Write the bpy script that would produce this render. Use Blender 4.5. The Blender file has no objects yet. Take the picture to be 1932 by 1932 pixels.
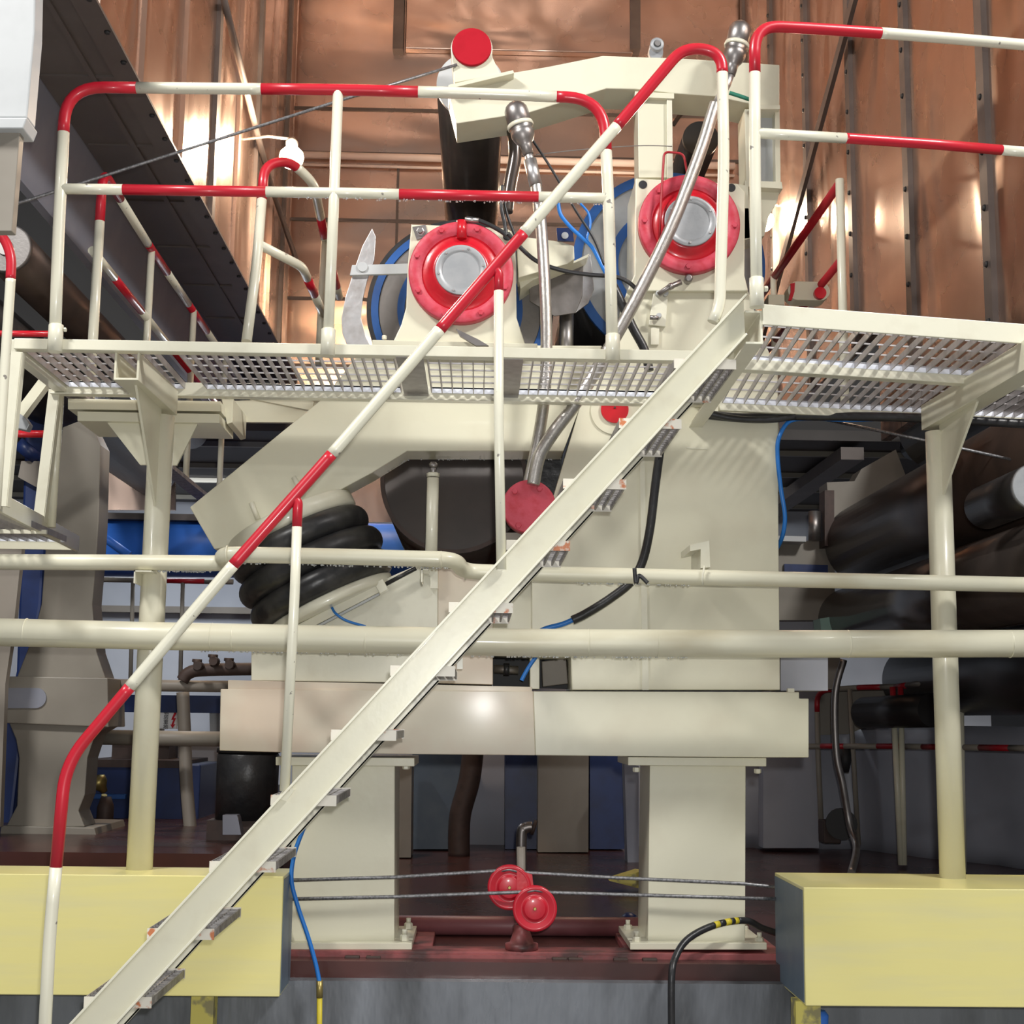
import bpy, bmesh, math, random
from mathutils import Vector, Matrix
random.seed(7)
S = bpy.context.scene
COL = S.collection
# ------------------------------------------------------------------ camera model
F = 2630.0; C0 = 966.0; CZ = 1.65
A = Vector((900 - C0, 1356 - C0, F)).normalized()
b0 = Vector((1, .0123, 0)); B = (b0 - A * b0.dot(A)).normalized(); CU = B.cross(A)
def ray(u, v):
    d = Vector((u - C0, v - C0, F)); return Vector((d.dot(B), d.dot(A), d.dot(CU)))
def at(u, v, Y):
    d = ray(u, v); d *= Y / d.y; return Vector((d.x, Y, CZ + d.z))
def atz(u, v, z):
    d = ray(u, v); d *= (z - CZ) / d.z; return Vector((d.x, d.y, z))
def px(n, Y): return n * Y / F
cd = bpy.data.cameras.new('camera'); cam = bpy.data.objects.new('camera', cd); COL.objects.link(cam)
cd.sensor_fit = 'HORIZONTAL'; cd.sensor_width = 36; cd.lens = F / 1932 * 36; cd.clip_end = 200
r = Vector((B.x, A.x, CU.x)); up = -Vector((B.y, A.y, CU.y)); bk = -Vector((B.z, A.z, CU.z))
cam.matrix_world = Matrix(((r.x, up.x, bk.x, 0), (r.y, up.y, bk.y, 0), (r.z, up.z, bk.z, CZ), (0, 0, 0, 1)))
S.camera = cam
S.view_settings.view_transform = 'Standard'; S.view_settings.look = 'None'
S.view_settings.gamma = 1; S.view_settings.exposure = 0.06; S.view_settings.use_curve_mapping = False

# ------------------------------------------------------------------ materials
def mat(name, c, rough=.4, metal=0, c2=None, scale=6, mix=(.45, .7), bump=0, bscale=20, coat=0, stretch=(1, 1, 1), emit=0, rvar=0, det=4, spec=.5):
    m = bpy.data.materials.new(name); m.use_nodes = True
    n = m.node_tree.nodes; L = m.node_tree.links; p = n['Principled BSDF']
    p.inputs['Base Color'].default_value = (*c, 1); p.inputs['Roughness'].default_value = rough
    p.inputs['Metallic'].default_value = metal; p.inputs['Coat Weight'].default_value = coat
    p.inputs['Specular IOR Level'].default_value = spec
    if coat: p.inputs['Coat Roughness'].default_value = .12
    if emit:
        p.inputs['Emission Color'].default_value = (*c, 1); p.inputs['Emission Strength'].default_value = emit
    tc = n.new('ShaderNodeTexCoord'); mp = n.new('ShaderNodeMapping'); mp.inputs['Scale'].default_value = stretch
    L.new(tc.outputs['Object'], mp.inputs['Vector'])
    if c2 or rvar:
        t = n.new('ShaderNodeTexNoise'); t.inputs['Scale'].default_value = scale; t.inputs['Detail'].default_value = det
        L.new(mp.outputs[0], t.inputs['Vector'])
        if c2:
            q = n.new('ShaderNodeValToRGB'); q.color_ramp.elements[0].position = mix[0]; q.color_ramp.elements[1].position = mix[1]
            q.color_ramp.elements[0].color = (*c, 1); q.color_ramp.elements[1].color = (*c2, 1)
            L.new(t.outputs['Fac'], q.inputs['Fac']); L.new(q.outputs[0], p.inputs['Base Color'])
        if rvar:
            mr = n.new('ShaderNodeMapRange'); mr.inputs['To Min'].default_value = max(.02, rough - rvar); mr.inputs['To Max'].default_value = min(1, rough + rvar)
            L.new(t.outputs['Fac'], mr.inputs['Value']); L.new(mr.outputs[0], p.inputs['Roughness'])
    if bump:
        t2 = n.new('ShaderNodeTexNoise'); t2.inputs['Scale'].default_value = bscale; t2.inputs['Detail'].default_value = 2
        bp = n.new('ShaderNodeBump'); bp.inputs['Strength'].default_value = 1; bp.inputs['Distance'].default_value = bump
        L.new(mp.outputs[0], t2.inputs['Vector']); L.new(t2.outputs['Fac'], bp.inputs['Height']); L.new(bp.outputs[0], p.inputs['Normal'])
    return m
M = {}
M['cream'] = mat('cream_paint', (.70, .675, .525), .36, 0, (.64, .60, .46), 3.2, (.5, .8), .0006, 25, .25)
M['creamw'] = mat('pale_cream_paint', (.72, .70, .565), .33, 0, (.66, .63, .50), 9, (.52, .78), .0004, 40, .3)
M['pipe'] = mat('cream_pipe_paint', (.69, .665, .515), .38, 0, (.55, .49, .33), 5, (.55, .85), .0005, 30, .2, (.35, 1, 1))
M['stain'] = mat('pink_stained_cream_paint', (.72, .66, .53), .5, 0, (.69, .57, .45), 2.2, (.42, .62), .002, 12, .06)
M['red'] = mat('red_paint', (.53, .011, .028), .35, 0, (.50, .01, .022), 12, (.5, .75), 0, 20, .2)
M['redd'] = mat('dark_red_paint', (.36, .012, .02), .4)
M['creamr'] = mat('scuffed_cream_rail_paint', (.72, .70, .565), .33, 0, (.24, .22, .19), 24, (.69, .715), .0004, 40, .3, (1, 1, 1), 0, 0, 6)
M['endplate'] = mat('rust_marked_cream_plate', (.66, .63, .55), .45, 0, (.50, .17, .07), 17, (.57, .63))
M['smudge'] = mat('smudged_steel', (.17, .155, .145), .45, .6, (.30, .28, .27), 7, (.4, .7))
M['galv_lit'] = mat('flash_lit_galvanised', (.74, .77, .84), .5)  # flash light on galvanised steel, put into a paler colour
M['capred'] = mat('matt_red_paint', (.42, .008, .02), .6, 0, (.36, .006, .016), 10, (.5, .75), 0, 20, 0, (1, 1, 1), 0, 0, 4, .15)
M['mauve'] = mat('mauve_pipe_paint', (.26, .09, .10), .45, 0, (.16, .05, .055), 4)
M['pinkred'] = mat('faded_red_paint', (.56, .055, .09), .5, 0, (.50, .025, .045), 22, (.45, .7), .001, 60)
M['scarlet'] = mat('deep_red_paint', (.55, .008, .02), .32, 0, (.45, .006, .015), 10, (.5, .75), .001, 30, .3)
M['yellow'] = mat('yellow_paint', (.74, .67, .27), .38, 0, (.68, .63, .32), 4, (.45, .7), .0006, 14, .3, (.25, 1, 2.2))
M['yellowd'] = mat('chipped_yellow_paint', (.66, .58, .14), .5, 0, (.3, .27, .13), 9, (.55, .62))
M['blue'] = mat('blue_paint', (.028, .11, .36), .35, 0, (.022, .085, .28), 6)
M['bluel'] = mat('bright_blue_hose', (.02, .19, .62), .35)
M['blued'] = mat('dark_blue_paint', (.013, .032, .13), .4, 0, (.01, .022, .085), 5)
M['ductblue'] = mat('blue_duct_paint', (.045, .20, .78), .42)
M['steelblue'] = mat('blue_grey_paint', (.10, .14, .19), .45, 0, (.13, .17, .21), 6)
M['steel'] = mat('stainless_steel', (.64, .63, .63), .42, 1, (.36, .33, .31), 11, (.4, .7), .0016, 22, 0, (1, 1, 1), 0, .1)
M['shaft'] = mat('dull_steel', (.34, .32, .31), .4, .9, (.26, .24, .23), 8)
M['face'] = mat('roll_end_steel', (.20, .185, .175), .5, .45, (.25, .235, .225), 5, (.4, .7), .0008, 60)
M['plate'] = mat('brushed_grey_cover', (.33, .345, .36), .45, .3, (.41, .42, .43), 7, (.4, .65), .0006, 40)
M['hose'] = mat('braided_steel_hose', (.52, .50, .47), .3, .85, (.44, .42, .39), 60, (.35, .65), .0012, 260)
M['galv'] = mat('galvanised_grating', (.52, .50, .50), .45, .7, (.42, .40, .40), 18, (.4, .7))
M['galvd'] = mat('worn_galvanised_tread', (.40, .385, .38), .5, .65, (.25, .235, .23), 26, (.45, .6))
M['black'] = mat('black_rubber', (.018, .018, .02), .38, 0, (.03, .03, .031), 12, (.4, .7), .002, 30)
M['rubber'] = mat('bellows_rubber', (.02, .02, .021), .36, 0, (.045, .043, .042), 9, (.5, .7), .004, 14, 0, (1, 1, 1), 0, .1)
M['roll'] = mat('dark_polished_roll', (.055, .045, .040), .22, .35, (.075, .06, .052), 3, (.4, .7))
M['rollb'] = mat('black_roll_cover', (.015, .014, .014), .35, 0, (.022, .02, .02), 3)
M['rollc'] = mat('brown_roll_cover', (.075, .052, .042), .32, .4, (.05, .037, .031), 3)
M['dark'] = mat('dark_void_metal', (.02, .02, .021), .6)
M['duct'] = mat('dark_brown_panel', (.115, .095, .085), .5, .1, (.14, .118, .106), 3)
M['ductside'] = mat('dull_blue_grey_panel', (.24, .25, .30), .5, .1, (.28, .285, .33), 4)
M['batten'] = mat('dark_grey_batten', (.12, .105, .10), .45, .5, (.16, .14, .13), 5)
M['greyplast'] = mat('grey_plaster', (.40, .41, .46), .8, 0, (.35, .36, .41), 2)
M['sheet'] = mat('grey_plastic_sheet', (.30, .31, .36), .4, 0, (.36, .37, .42), 1.5, (.4, .7), .03, 1.6)
M['whitewall'] = mat('white_far_wall', (.46, .48, .53), .8, 0, (.40, .42, .47), 1)
M['beige'] = mat('grey_beige_paint', (.265, .24, .20), .5, 0, (.23, .205, .17), 3)
M['beiged'] = mat('brown_beige_paint', (.25, .22, .185), .5, 0, (.21, .185, .155), 3)
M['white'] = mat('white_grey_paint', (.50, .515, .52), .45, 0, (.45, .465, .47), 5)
M['concrete'] = mat('wet_grey_concrete', (.20, .215, .24), .3, 0, (.075, .08, .088), 1.5, (.42, .70), .006, 9, 0, (2.2, 1, .7), 0, .2, 8)
M['solered'] = mat('rusty_red_sole_plate', (.30, .075, .075), .45, 0, (.07, .03, .028), 6, (.42, .66), .003, 18)
M['floor'] = mat('dark_maroon_wet_floor', (.085, .030, .026), .26, 0, (.035, .018, .017), 1.7, (.4, .65), .002, 6, 0, (1, 1, 1), 0, .1)
M['lowfloor'] = mat('grey_hall_floor', (.22, .22, .22), .5, 0, (.17, .17, .17), 2)
M['brass'] = mat('old_brass', (.42, .33, .12), .4, .8)
M['rust'] = mat('rusty_brown_metal', (.07, .045, .038), .6, .2, (.05, .035, .03), 12)
M['soffit'] = mat('dark_soffit', (.05, .045, .042), .6, 0, (.065, .058, .055), 2)
M['rib'] = mat('pale_soffit_rib', (.22, .205, .17), .5)
M['green'] = mat('green_paint', (.02, .20, .13), .4)
M['mint'] = mat('mint_glass_fibre', (.30, .48, .42), .4)
M['rope'] = mat('steel_rope', (.30, .30, .31), .45, .7, (.16, .16, .165), 90, (.4, .6))
M['signw'] = mat('sign_white', (.78, .78, .78), .5)
M['ink'] = mat('sign_black_ink', (.02, .02, .03), .6)
M['tape'] = mat('yellow_tape', (.62, .50, .03), .5)
M['shine'] = mat('pale_highlight', (.86, .78, .74), .3)  # pale colour painted in for the shine on the back wall
def lamplit(name, stretch, bscale, dist, c=(.68, .515, .425), rough=.27):  # aluminium foil with the lamps' warm light put into its base colour
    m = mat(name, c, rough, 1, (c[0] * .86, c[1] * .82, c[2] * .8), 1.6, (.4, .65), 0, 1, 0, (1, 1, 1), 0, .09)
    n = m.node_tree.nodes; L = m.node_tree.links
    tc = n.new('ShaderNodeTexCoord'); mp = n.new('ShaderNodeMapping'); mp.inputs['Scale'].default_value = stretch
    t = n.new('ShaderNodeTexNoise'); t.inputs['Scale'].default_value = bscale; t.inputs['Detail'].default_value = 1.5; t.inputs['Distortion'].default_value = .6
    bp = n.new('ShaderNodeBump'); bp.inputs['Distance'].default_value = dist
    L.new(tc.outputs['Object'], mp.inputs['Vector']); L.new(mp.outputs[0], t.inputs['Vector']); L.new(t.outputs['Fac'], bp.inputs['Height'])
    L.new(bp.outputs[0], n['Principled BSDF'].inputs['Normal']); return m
M['lamplit'] = lamplit('warm_lit_foil_panel', (1, 1, .45), 1.5, .06)
M['lamplitb'] = lamplit('warm_lit_back_panel', (.45, 1, 1.0), 1.2, .09)

# ------------------------------------------------------------------ mesh builder
class MB:
    def __init__(s): s.v = []; s.f = []; s.mi = []; s.sm = []; s.mats = []
    def m(s, name):
        if name not in s.mats: s.mats.append(name)
        return s.mats.index(name)
    def add(s, vs, fs, mat, smooth=False):
        o = len(s.v); i = s.m(mat); s.v += [Vector(p) for p in vs]
        for k in fs: s.f.append([o + j for j in k]); s.mi.append(i); s.sm.append(smooth)
        return s
    def box(s, a, b, mat):
        x0, x1 = sorted((a[0], b[0])); y0, y1 = sorted((a[1], b[1])); z0, z1 = sorted((a[2], b[2]))
        vs = [(x, y, z) for x in (x0, x1) for y in (y0, y1) for z in (z0, z1)]
        return s.add(vs, [(0, 1, 3, 2), (4, 6, 7, 5), (0, 4, 5, 1), (2, 3, 7, 6), (0, 2, 6, 4), (1, 5, 7, 3)], mat)
    def beam(s, p, q, w, h, mat, upv=(0, 0, 1)):     # box along p-q, w sideways, h along upv
        p = Vector(p); q = Vector(q); d = (q - p).normalized(); u = Vector(upv); sd = d.cross(u).normalized(); u = sd.cross(d).normalized()
        vs = [c + sd * (i * w / 2) + u * (j * h / 2) for c in (p, q) for i, j in ((-1, -1), (1, -1), (1, 1), (-1, 1))]
        return s.add(vs, [(3, 2, 1, 0), (4, 5, 6, 7), (0, 1, 5, 4), (1, 2, 6, 5), (2, 3, 7, 6), (3, 0, 4, 7)], mat)
    def sweep(s, p, q, prof, mat, upv=(0, 0, 1)):    # extrude closed profile (side, up) along p-q
        p = Vector(p); q = Vector(q); d = (q - p).normalized(); u = Vector(upv); sd = d.cross(u).normalized(); u = sd.cross(d).normalized()
        n = len(prof); vs = [c + sd * a + u * b for c in (p, q) for a, b in prof]
        fs = [list(range(n))[::-1], list(range(n, 2 * n))] + [(i, (i + 1) % n, n + (i + 1) % n, n + i) for i in range(n)]
        return s.add(vs, fs, mat)
    def prism(s, pts, dvec, mat):                     # polygon (3-D points) extruded by a vector
        n = len(pts); d = Vector(dvec); vs = [Vector(p) for p in pts] + [Vector(p) + d for p in pts]
        fs = [list(range(n)), list(range(n, 2 * n))[::-1]] + [(i, n + i, n + (i + 1) % n, (i + 1) % n) for i in range(n)]
        return s.add(vs, fs, mat)
    def plate(s, pp, Y, depth, mat): return s.prism([at(u, v, Y) for u, v in pp], (0, depth, 0), mat)
    def tube(s, pts, r, mat, seg=14, cap=True):
        pts = [Vector(p) for p in pts]; n = len(pts); R = r if isinstance(r, (list, tuple)) else [r] * n
        T = [(pts[min(i + 1, n - 1)] - pts[max(i - 1, 0)]).normalized() for i in range(n)]
        ref = Vector((0, 0, 1)) if abs(T[0].z) < .9 else Vector((0, 1, 0)); x = T[0].cross(ref).normalized(); vs = []
        for i in range(n):
            x = (x - T[i] * x.dot(T[i])).normalized(); y = T[i].cross(x)
            vs += [pts[i] + (x * math.cos(2 * math.pi * k / seg) + y * math.sin(2 * math.pi * k / seg)) * R[i] for k in range(seg)]
        fs = [(i * seg + k, i * seg + (k + 1) % seg, (i + 1) * seg + (k + 1) % seg, (i + 1) * seg + k) for i in range(n - 1) for k in range(seg)]
        s.add(vs, fs, mat, True)
        if cap:
            o = len(s.v) - n * seg
            for base, rev in ((o, True), (o + (n - 1) * seg, False)):
                k = list(range(base, base + seg)); s.f.append(k[::-1] if rev else k); s.mi.append(s.m(mat)); s.sm.append(False)
        return s
    def lathe(s, o, axis, prof, mat, seg=40, smooth=True, cap=True):   # prof: (distance along axis, radius)
        o = Vector(o); a = Vector(axis).normalized(); ref = Vector((0, 0, 1)) if abs(a.z) < .9 else Vector((0, 1, 0))
        x = a.cross(ref).normalized(); y = a.cross(x); vs = []
        for h, rr in prof: vs += [o + a * h + (x * math.cos(2 * math.pi * k / seg) + y * math.sin(2 * math.pi * k / seg)) * max(rr, 1e-4) for k in range(seg)]
        fs = [(i * seg + k, i * seg + (k + 1) % seg, (i + 1) * seg + (k + 1) % seg, (i + 1) * seg + k) for i in range(len(prof) - 1) for k in range(seg)]
        s.add(vs, fs, mat, smooth); o0 = len(s.v) - len(prof) * seg
        if not cap: return s
        for base, rev in ((o0, True), (o0 + (len(prof) - 1) * seg, False)):
            k = list(range(base, base + seg)); s.f.append(k[::-1] if rev else k); s.mi.append(s.m(mat)); s.sm.append(False)
        return s
    def disc(s, u, v, rp, Y, depth, mat, seg=40):     # cylinder facing the viewer's side, axis along +Y
        rr = px(rp, Y); return s.lathe(at(u, v, Y), (0, 1, 0), [(0, rr * .985), (.004, rr), (depth, rr)], mat, seg, False)
    def hexbolt(s, c, rr, h, mat, axis=(0, -1, 0)): return s.lathe(c, axis, [(0, rr), (h * .8, rr), (h, rr * .8)], mat, 6, False)
    def build(s, name, parent=None, bevel=0, origin=None):
        if parent is not None: o = Vector(parent['_o'])
        elif origin is not None: o = Vector(origin)
        else:
            o = Vector((sum((min(p[i] for p in s.v), max(p[i] for p in s.v))) / 2 for i in range(3))); o.z = min(p.z for p in s.v)
        me = bpy.data.meshes.new(name); me.from_pydata([p - o for p in s.v], [], s.f)
        for k in s.mats: me.materials.append(M[k])
        me.polygons.foreach_set('material_index', s.mi); me.polygons.foreach_set('use_smooth', s.sm)
        bm = bmesh.new(); bm.from_mesh(me); bmesh.ops.recalc_face_normals(bm, faces=bm.faces); bm.to_mesh(me); bm.free()
        ob = bpy.data.objects.new(name, me); COL.objects.link(ob); ob['_o'] = tuple(o)
        if parent is not None:
            ob.parent = parent
            pl = Vector(parent['_o']); ob.location = o - pl
        else: ob.location = o
        if bevel:
            bv = ob.modifiers.new('bevel', 'BEVEL'); bv.width = bevel; bv.segments = 2; bv.limit_method = 'ANGLE'; bv.angle_limit = .6
        return ob
def tag(o, label, cat, group=None):
    o['label'] = label; o['category'] = cat
    if group: o['group'] = group
    return o
def thing(name, label, cat, loc, group=None):
    o = bpy.data.objects.new(name, None); o.empty_display_size = .1; COL.objects.link(o); o.location = loc; o['_o'] = tuple(loc)
    return tag(o, label, cat, group)
def struct(o): o['kind'] = 'structure'; return o
def smooth(pts, n=6):                                  # Catmull-Rom resample
    P = [Vector(p) for p in pts]; out = []
    for i in range(len(P) - 1):
        a = P[max(i - 1, 0)]; b = P[i]; c = P[i + 1]; d = P[min(i + 2, len(P) - 1)]
        for k in range(n):
            t = k / n; out.append(.5 * ((2 * b) + (c - a) * t + (2 * a - 5 * b + 4 * c - d) * t * t + (3 * b - a - 3 * c + d) * t ** 3))
    return out + [P[-1]]
def fillet(pts, rad, n=7):                             # polyline with rounded corners
    P = [Vector(p) for p in pts]; out = [P[0]]
    for i in range(1, len(P) - 1):
        a = (P[i - 1] - P[i]); c = (P[i + 1] - P[i]); rr = min(rad, a.length * .49, c.length * .49)
        a = P[i] + a.normalized() * rr; c = P[i] + c.normalized() * rr
        for k in range(n + 1):
            t = k / n; out.append(a * (1 - t) ** 2 + P[i] * 2 * t * (1 - t) + c * t * t)
    return out + [P[-1]]
def banded(mb, pts, r, marks, seg=14):
    """tube along pts; marks = [(material, arclength fraction where it ends)...]"""
    P = [Vector(p) for p in pts]; L = [0]
    for i in range(1, len(P)): L.append(L[-1] + (P[i] - P[i - 1]).length)
    tot = L[-1]
    def pt(d):
        for i in range(1, len(P)):
            if d <= L[i] or i == len(P) - 1:
                t = (d - L[i - 1]) / max(L[i] - L[i - 1], 1e-9); return P[i - 1].lerp(P[i], t)
    a = 0
    for m, e in marks:
        e *= tot; seq = [pt(a)] + [P[i] for i in range(len(P)) if a + .002 < L[i] < e - .002] + [pt(e)]
        mb.tube(seq, r, m, seg); a = e
    return mb
def frac(pts, q):                                      # fraction of the arclength nearest to point q
    P = [Vector(p) for p in pts]; q = Vector(q); best = (9e9, 0); L = 0; tot = sum((P[i] - P[i - 1]).length for i in range(1, len(P)))
    for i in range(1, len(P)):
        d = P[i] - P[i - 1]; t = max(0, min(1, (q - P[i - 1]).dot(d) / max(d.length_squared, 1e-9))); c = P[i - 1] + d * t
        if (c - q).length < best[0]: best = ((c - q).length, (L + d.length * t) / tot)
        L += d.length
    return best[1]
def pband(mb, pts, r, first, cuts, rd='red', cr='creamr', seg=14):   # cuts: 3-D points where red and cream swap
    ms = []; cur = first
    for c in cuts: ms.append((cur, frac(pts, c))); cur = cr if cur == rd else rd
    return banded(mb, pts, r, ms + [(cur, 1)], seg)
# ================================================================== SETTING
FZ = .52                                               # machine floor
struct(MB().box((-6, 6.78, FZ - .3), (7, 17.6, FZ), 'floor').build('floor'))
struct(MB().box((-6, -3, -.1), (7, 6.78, 0), 'lowfloor').build('floor'))
struct(MB().box((-6, 6.7, 0), (7, 6.78, FZ - .075), 'concrete').box((-6, 6.78, 0), (7, 6.9, FZ - .075), 'concrete').build('trim_1'))
XL, XR, YB = -1.86, 2.50, 12.8
w = struct(MB().box((XL - .05, YB, 4.45), (XR + .05, YB + .06, 9), 'lamplitb').build('wall_back'))
for z in (4.9, 5.55, 6.33, 7.0, 7.45): MB().box((XL, YB - .012, z), (XR, YB, z + .03), 'batten').build('seam', w)
for u in (328 * 1 + 640 - 5,): 
    p = at(963 - 211, 300, YB); MB().box((p.x - .012, YB - .014, 4.45), (p.x + .012, YB, 6.9), 'batten').build('seam', w)
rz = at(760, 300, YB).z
MB().tube([(XL + .1, YB - .05, rz), (XR - .1, YB - .05, rz - .02)], .035, 'shine', 20).build('shine_line', w)  # pale tubes stand in for the bright highlight line across the wall
MB().tube([(XL + .1, YB - .03, rz - .09), (XR - .1, YB - .03, rz - .11)], .014, 'shine', 12).build('shine_line', w)
a = at(765, 100, YB); b = at(1192, 108, YB)
MB().box((a.x, YB - .10, a.z), (b.x, YB, 9), 'lamplitb').build('hatch_panel', w, .01)
for u in (752, 1196):
    p = at(u, 100, YB); MB().box((p.x - .05, YB - .13, p.z - .02), (p.x + .05, YB, 9), 'batten').build('batten', w)
w = struct(MB().box((XL - .06, 6.3, 4.84), (XL, YB, 9), 'lamplit').build('wall_left'))
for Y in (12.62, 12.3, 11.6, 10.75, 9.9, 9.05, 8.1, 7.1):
    MB().box((XL, Y - .045, 4.84), (XL + .03, Y + .045, 9), 'batten' if Y in (12.3, 10.75, 9.05) else 'lamplit').build('batten', w)
w = struct(MB().box((XR, 5.4, 3.4), (XR + .06, 8.5, 9), 'lamplit').box((XR, 8.5, 4.14), (XR + .06, YB, 9), 'lamplit').build('wall_right'))
for Y in (12.7, 11.47, 10.23, 8.98, 7.77, 6.54):
    zb_ = 3.4 if Y < 8.5 else 4.14
    q = MB().box((XR - .03, Y - .05, zb_), (XR, Y + .05, 9), 'batten')
    for k in range(16): q.lathe((XR - .03, Y, zb_ + .2 + k * .29), (-1, 0, 0), [(0, .018), (.012, .012)], 'dark', 8)
    q.build('batten', w)
struct(MB().box((XL - .06, 6.0, 9), (XR + .06, YB + .06, 9.06), 'lamplit').build('ceiling'))
# beyond the hood
w = struct(MB().box((-6, 17.4, .2), (7, 17.5, 9), 'whitewall').build('wall_back'))
c = struct(MB().box((-6, 12.9, 4.3), (7, 17.4, 4.4), 'soffit').build('ceiling'))
for v in (766, 843, 886, 915, 948):
    Y = (4.3 - CZ) * F / (1362 - v)
    if 12.95 < Y < 17.3: MB().box((-6, Y, 4.25), (7, Y + .05, 4.3), 'rib').build('rib', c)
struct(MB().box((-6, 6.2, FZ), (-5.9, 17.4, 9), 'dark').build('wall_left'))
struct(MB().box((6.4, 6.2, FZ), (6.5, 17.4, 9), 'dark').build('wall_right'))
pw = struct(MB().box((-.95, 12.95, FZ), (2.15, 13.05, 1.95), 'greyplast').build('wall_partition'))
struct(MB().box((-5.9, 7.45, FZ), (-1.15, 12.2, .94), 'floor').build('trim_4'))
struct(MB().box((-5.9, 12.6, FZ), (-.95, 12.7, 1.05), 'ductside').build('wall_partition'))
struct(MB().box((-6, 13.1, 4.4), (XL - .08, 13.2, 9), 'dark').build('wall_back'))
struct(MB().box((XR + .08, 13.1, 4.4), (7, 13.2, 9), 'dark').build('wall_back'))
# flat foil-lined apron pieces below the hood
struct(MB().plate([(640, 800), (760, 800), (760, 985), (640, 985)], 12.86, .04, 'lamplit').build('trim_2'))
struct(MB().plate([(120, 790), (330, 790), (330, 962), (120, 962)], 12.5, .05, 'lamplit').build('trim_3'))

# hood canopy at upper left: a long dark duct running away from the viewer
t = thing('canopy_duct', 'long dark brown duct running into the distance above the left railing', 'duct', (-2.1, 5.3, 4.35))
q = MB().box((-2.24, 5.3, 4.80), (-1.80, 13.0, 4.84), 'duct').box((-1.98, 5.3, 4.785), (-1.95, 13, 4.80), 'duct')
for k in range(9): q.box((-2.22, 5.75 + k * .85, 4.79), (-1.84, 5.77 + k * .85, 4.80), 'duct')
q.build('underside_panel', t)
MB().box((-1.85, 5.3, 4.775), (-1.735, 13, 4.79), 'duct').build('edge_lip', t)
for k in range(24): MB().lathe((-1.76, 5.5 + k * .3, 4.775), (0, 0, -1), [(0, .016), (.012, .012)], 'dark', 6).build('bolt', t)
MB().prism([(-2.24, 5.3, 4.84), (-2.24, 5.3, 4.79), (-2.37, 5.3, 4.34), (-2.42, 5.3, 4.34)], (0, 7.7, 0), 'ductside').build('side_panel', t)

# diagonal tie rods of the hood
def atx(u, v, X):
    d = ray(u, v); d *= X / d.x; return Vector((X, d.y, CZ + d.z))
tag(MB().tube([atx(418, -20, -1.80), atx(482, 240, -1.80), atx(512, 352, -1.80), at(562, 500, 12.74)], .025, 'batten', 8).build('tie_rod'), 'thin dark rod leaning across the left hood wall near the bright lamp', 'rod')
tag(MB().beam((2.42, 7.8, 6.75), (2.42, 11.9, 4.85), .03, .09, 'batten').build('tie_rod'), 'dark diagonal brace across the right hood wall panels', 'rod')

# lamps of the hood
def lamp(u, v, Y, label, wall_dx):
    p = at(u, v, Y); t = thing('work_lamp', label, 'lamp', p)
    MB().lathe(p + Vector((0, .0, -.085)), (0, 0, 1), [(0, .02), (.012, .05), (.05, .085), (.09, .095), (.13, .085), (.165, .05)], 'lampglow', 20).build('bulb', t)
    MB().lathe(p + Vector((0, 0, .075)), (0, 0, 1), [(0, .045), (.05, .05), (.09, .02)], 'shaft', 16).build('socket', t)
    MB().tube([p + Vector((0, 0, .15)), p + Vector((wall_dx * .5, 0, .17)), p + Vector((wall_dx, 0, .14))], .012, 'shaft', 8).build('bracket_arm', t)
    return p
M['lampglow'] = mat('lamp_glow', (1, .72, .46), .4, 0, emit=60)
pl = at(550, 298, 10.2); lp1 = lamp(550, 298, 10.2, 'glowing hood lamp above the middle railing', XL - pl.x)
pl = at(1440, 418, 11.3); lp2 = lamp(1440, 418, 11.3, 'glowing hood lamp behind the top right bracket', XR - pl.x)

# ================================================================== WALKWAYS
zT, zB = 3.28, 3.232
def grating(x0, x1, y0, y1, zt, pitch=.048, h=.03, parent=None, name='grating', skew=None):
    q = MB(); n = int((x1 - x0) / pitch)
    g = skew or (lambda x, y: (x, y))
    def P(x, y, z): X, Y = g(x, y); return Vector((X, Y, z))
    for i in range(n + 1):
        x = x0 + (x1 - x0) * i / n; q.beam(P(x, y0, zt - h / 2), P(x, y1, zt - h / 2), .005, h, 'galv')
    m = max(2, int(round((y1 - y0) / .115)))
    for j in range(m + 1):
        y = y0 + (y1 - y0) * j / m; q.beam(P(x0, y, zt - .004), P(x1, y, zt - .004), .006, .007, 'galv')
    for y in (y0, y1): q.beam(P(x0, y, zt - h / 2), P(x1, y, zt - h / 2), .006, h, 'galv_lit' if y == y1 else 'galv')  # rear end bar coloured brighter, as if catching the flash
    return q.build(name, parent)
t = thing('walkway', 'narrow cream grated walkway deck left of the platform', 'walkway', (-.5, 6.4, zB))
MB().box((-2.06, 6.0, zB), (1.14, 6.02, zT), 'creamw').box((-2.06, 6.02, zB), (1.14, 6.06, zB + .008), 'creamw').build('front_beam', t, .003)
MB().box((-2.12, 6.77, zB - .03), (1.14, 6.79, zT), 'creamw').box((-2.12, 6.73, zB - .03), (1.14, 6.77, zB - .022), 'creamw').build('rear_beam', t, .003)
MB().box((-2.10, 6.02, zB - .02), (-2.05, 6.77, zT), 'creamw').build('end_beam', t, .003)
for x0, x1 in ((-2.04, -1.47), (-1.36, -.40), (-.25, .06), (.18, 1.10)): grating(x0, x1, 6.03, 6.765, zT - .004, parent=t)
for x in (-.325, .12): MB().box((x - .06, 6.02, zB - .002), (x + .06, 6.77, zB + .012), 'galv').build('cross_strap', t)
wk = t

def socket(mb, p, r, h=.12): return mb.lathe(p, (0, 0, 1), [(0, r), (h, r), (h + .004, r * .85)], 'creamw', 16)
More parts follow.
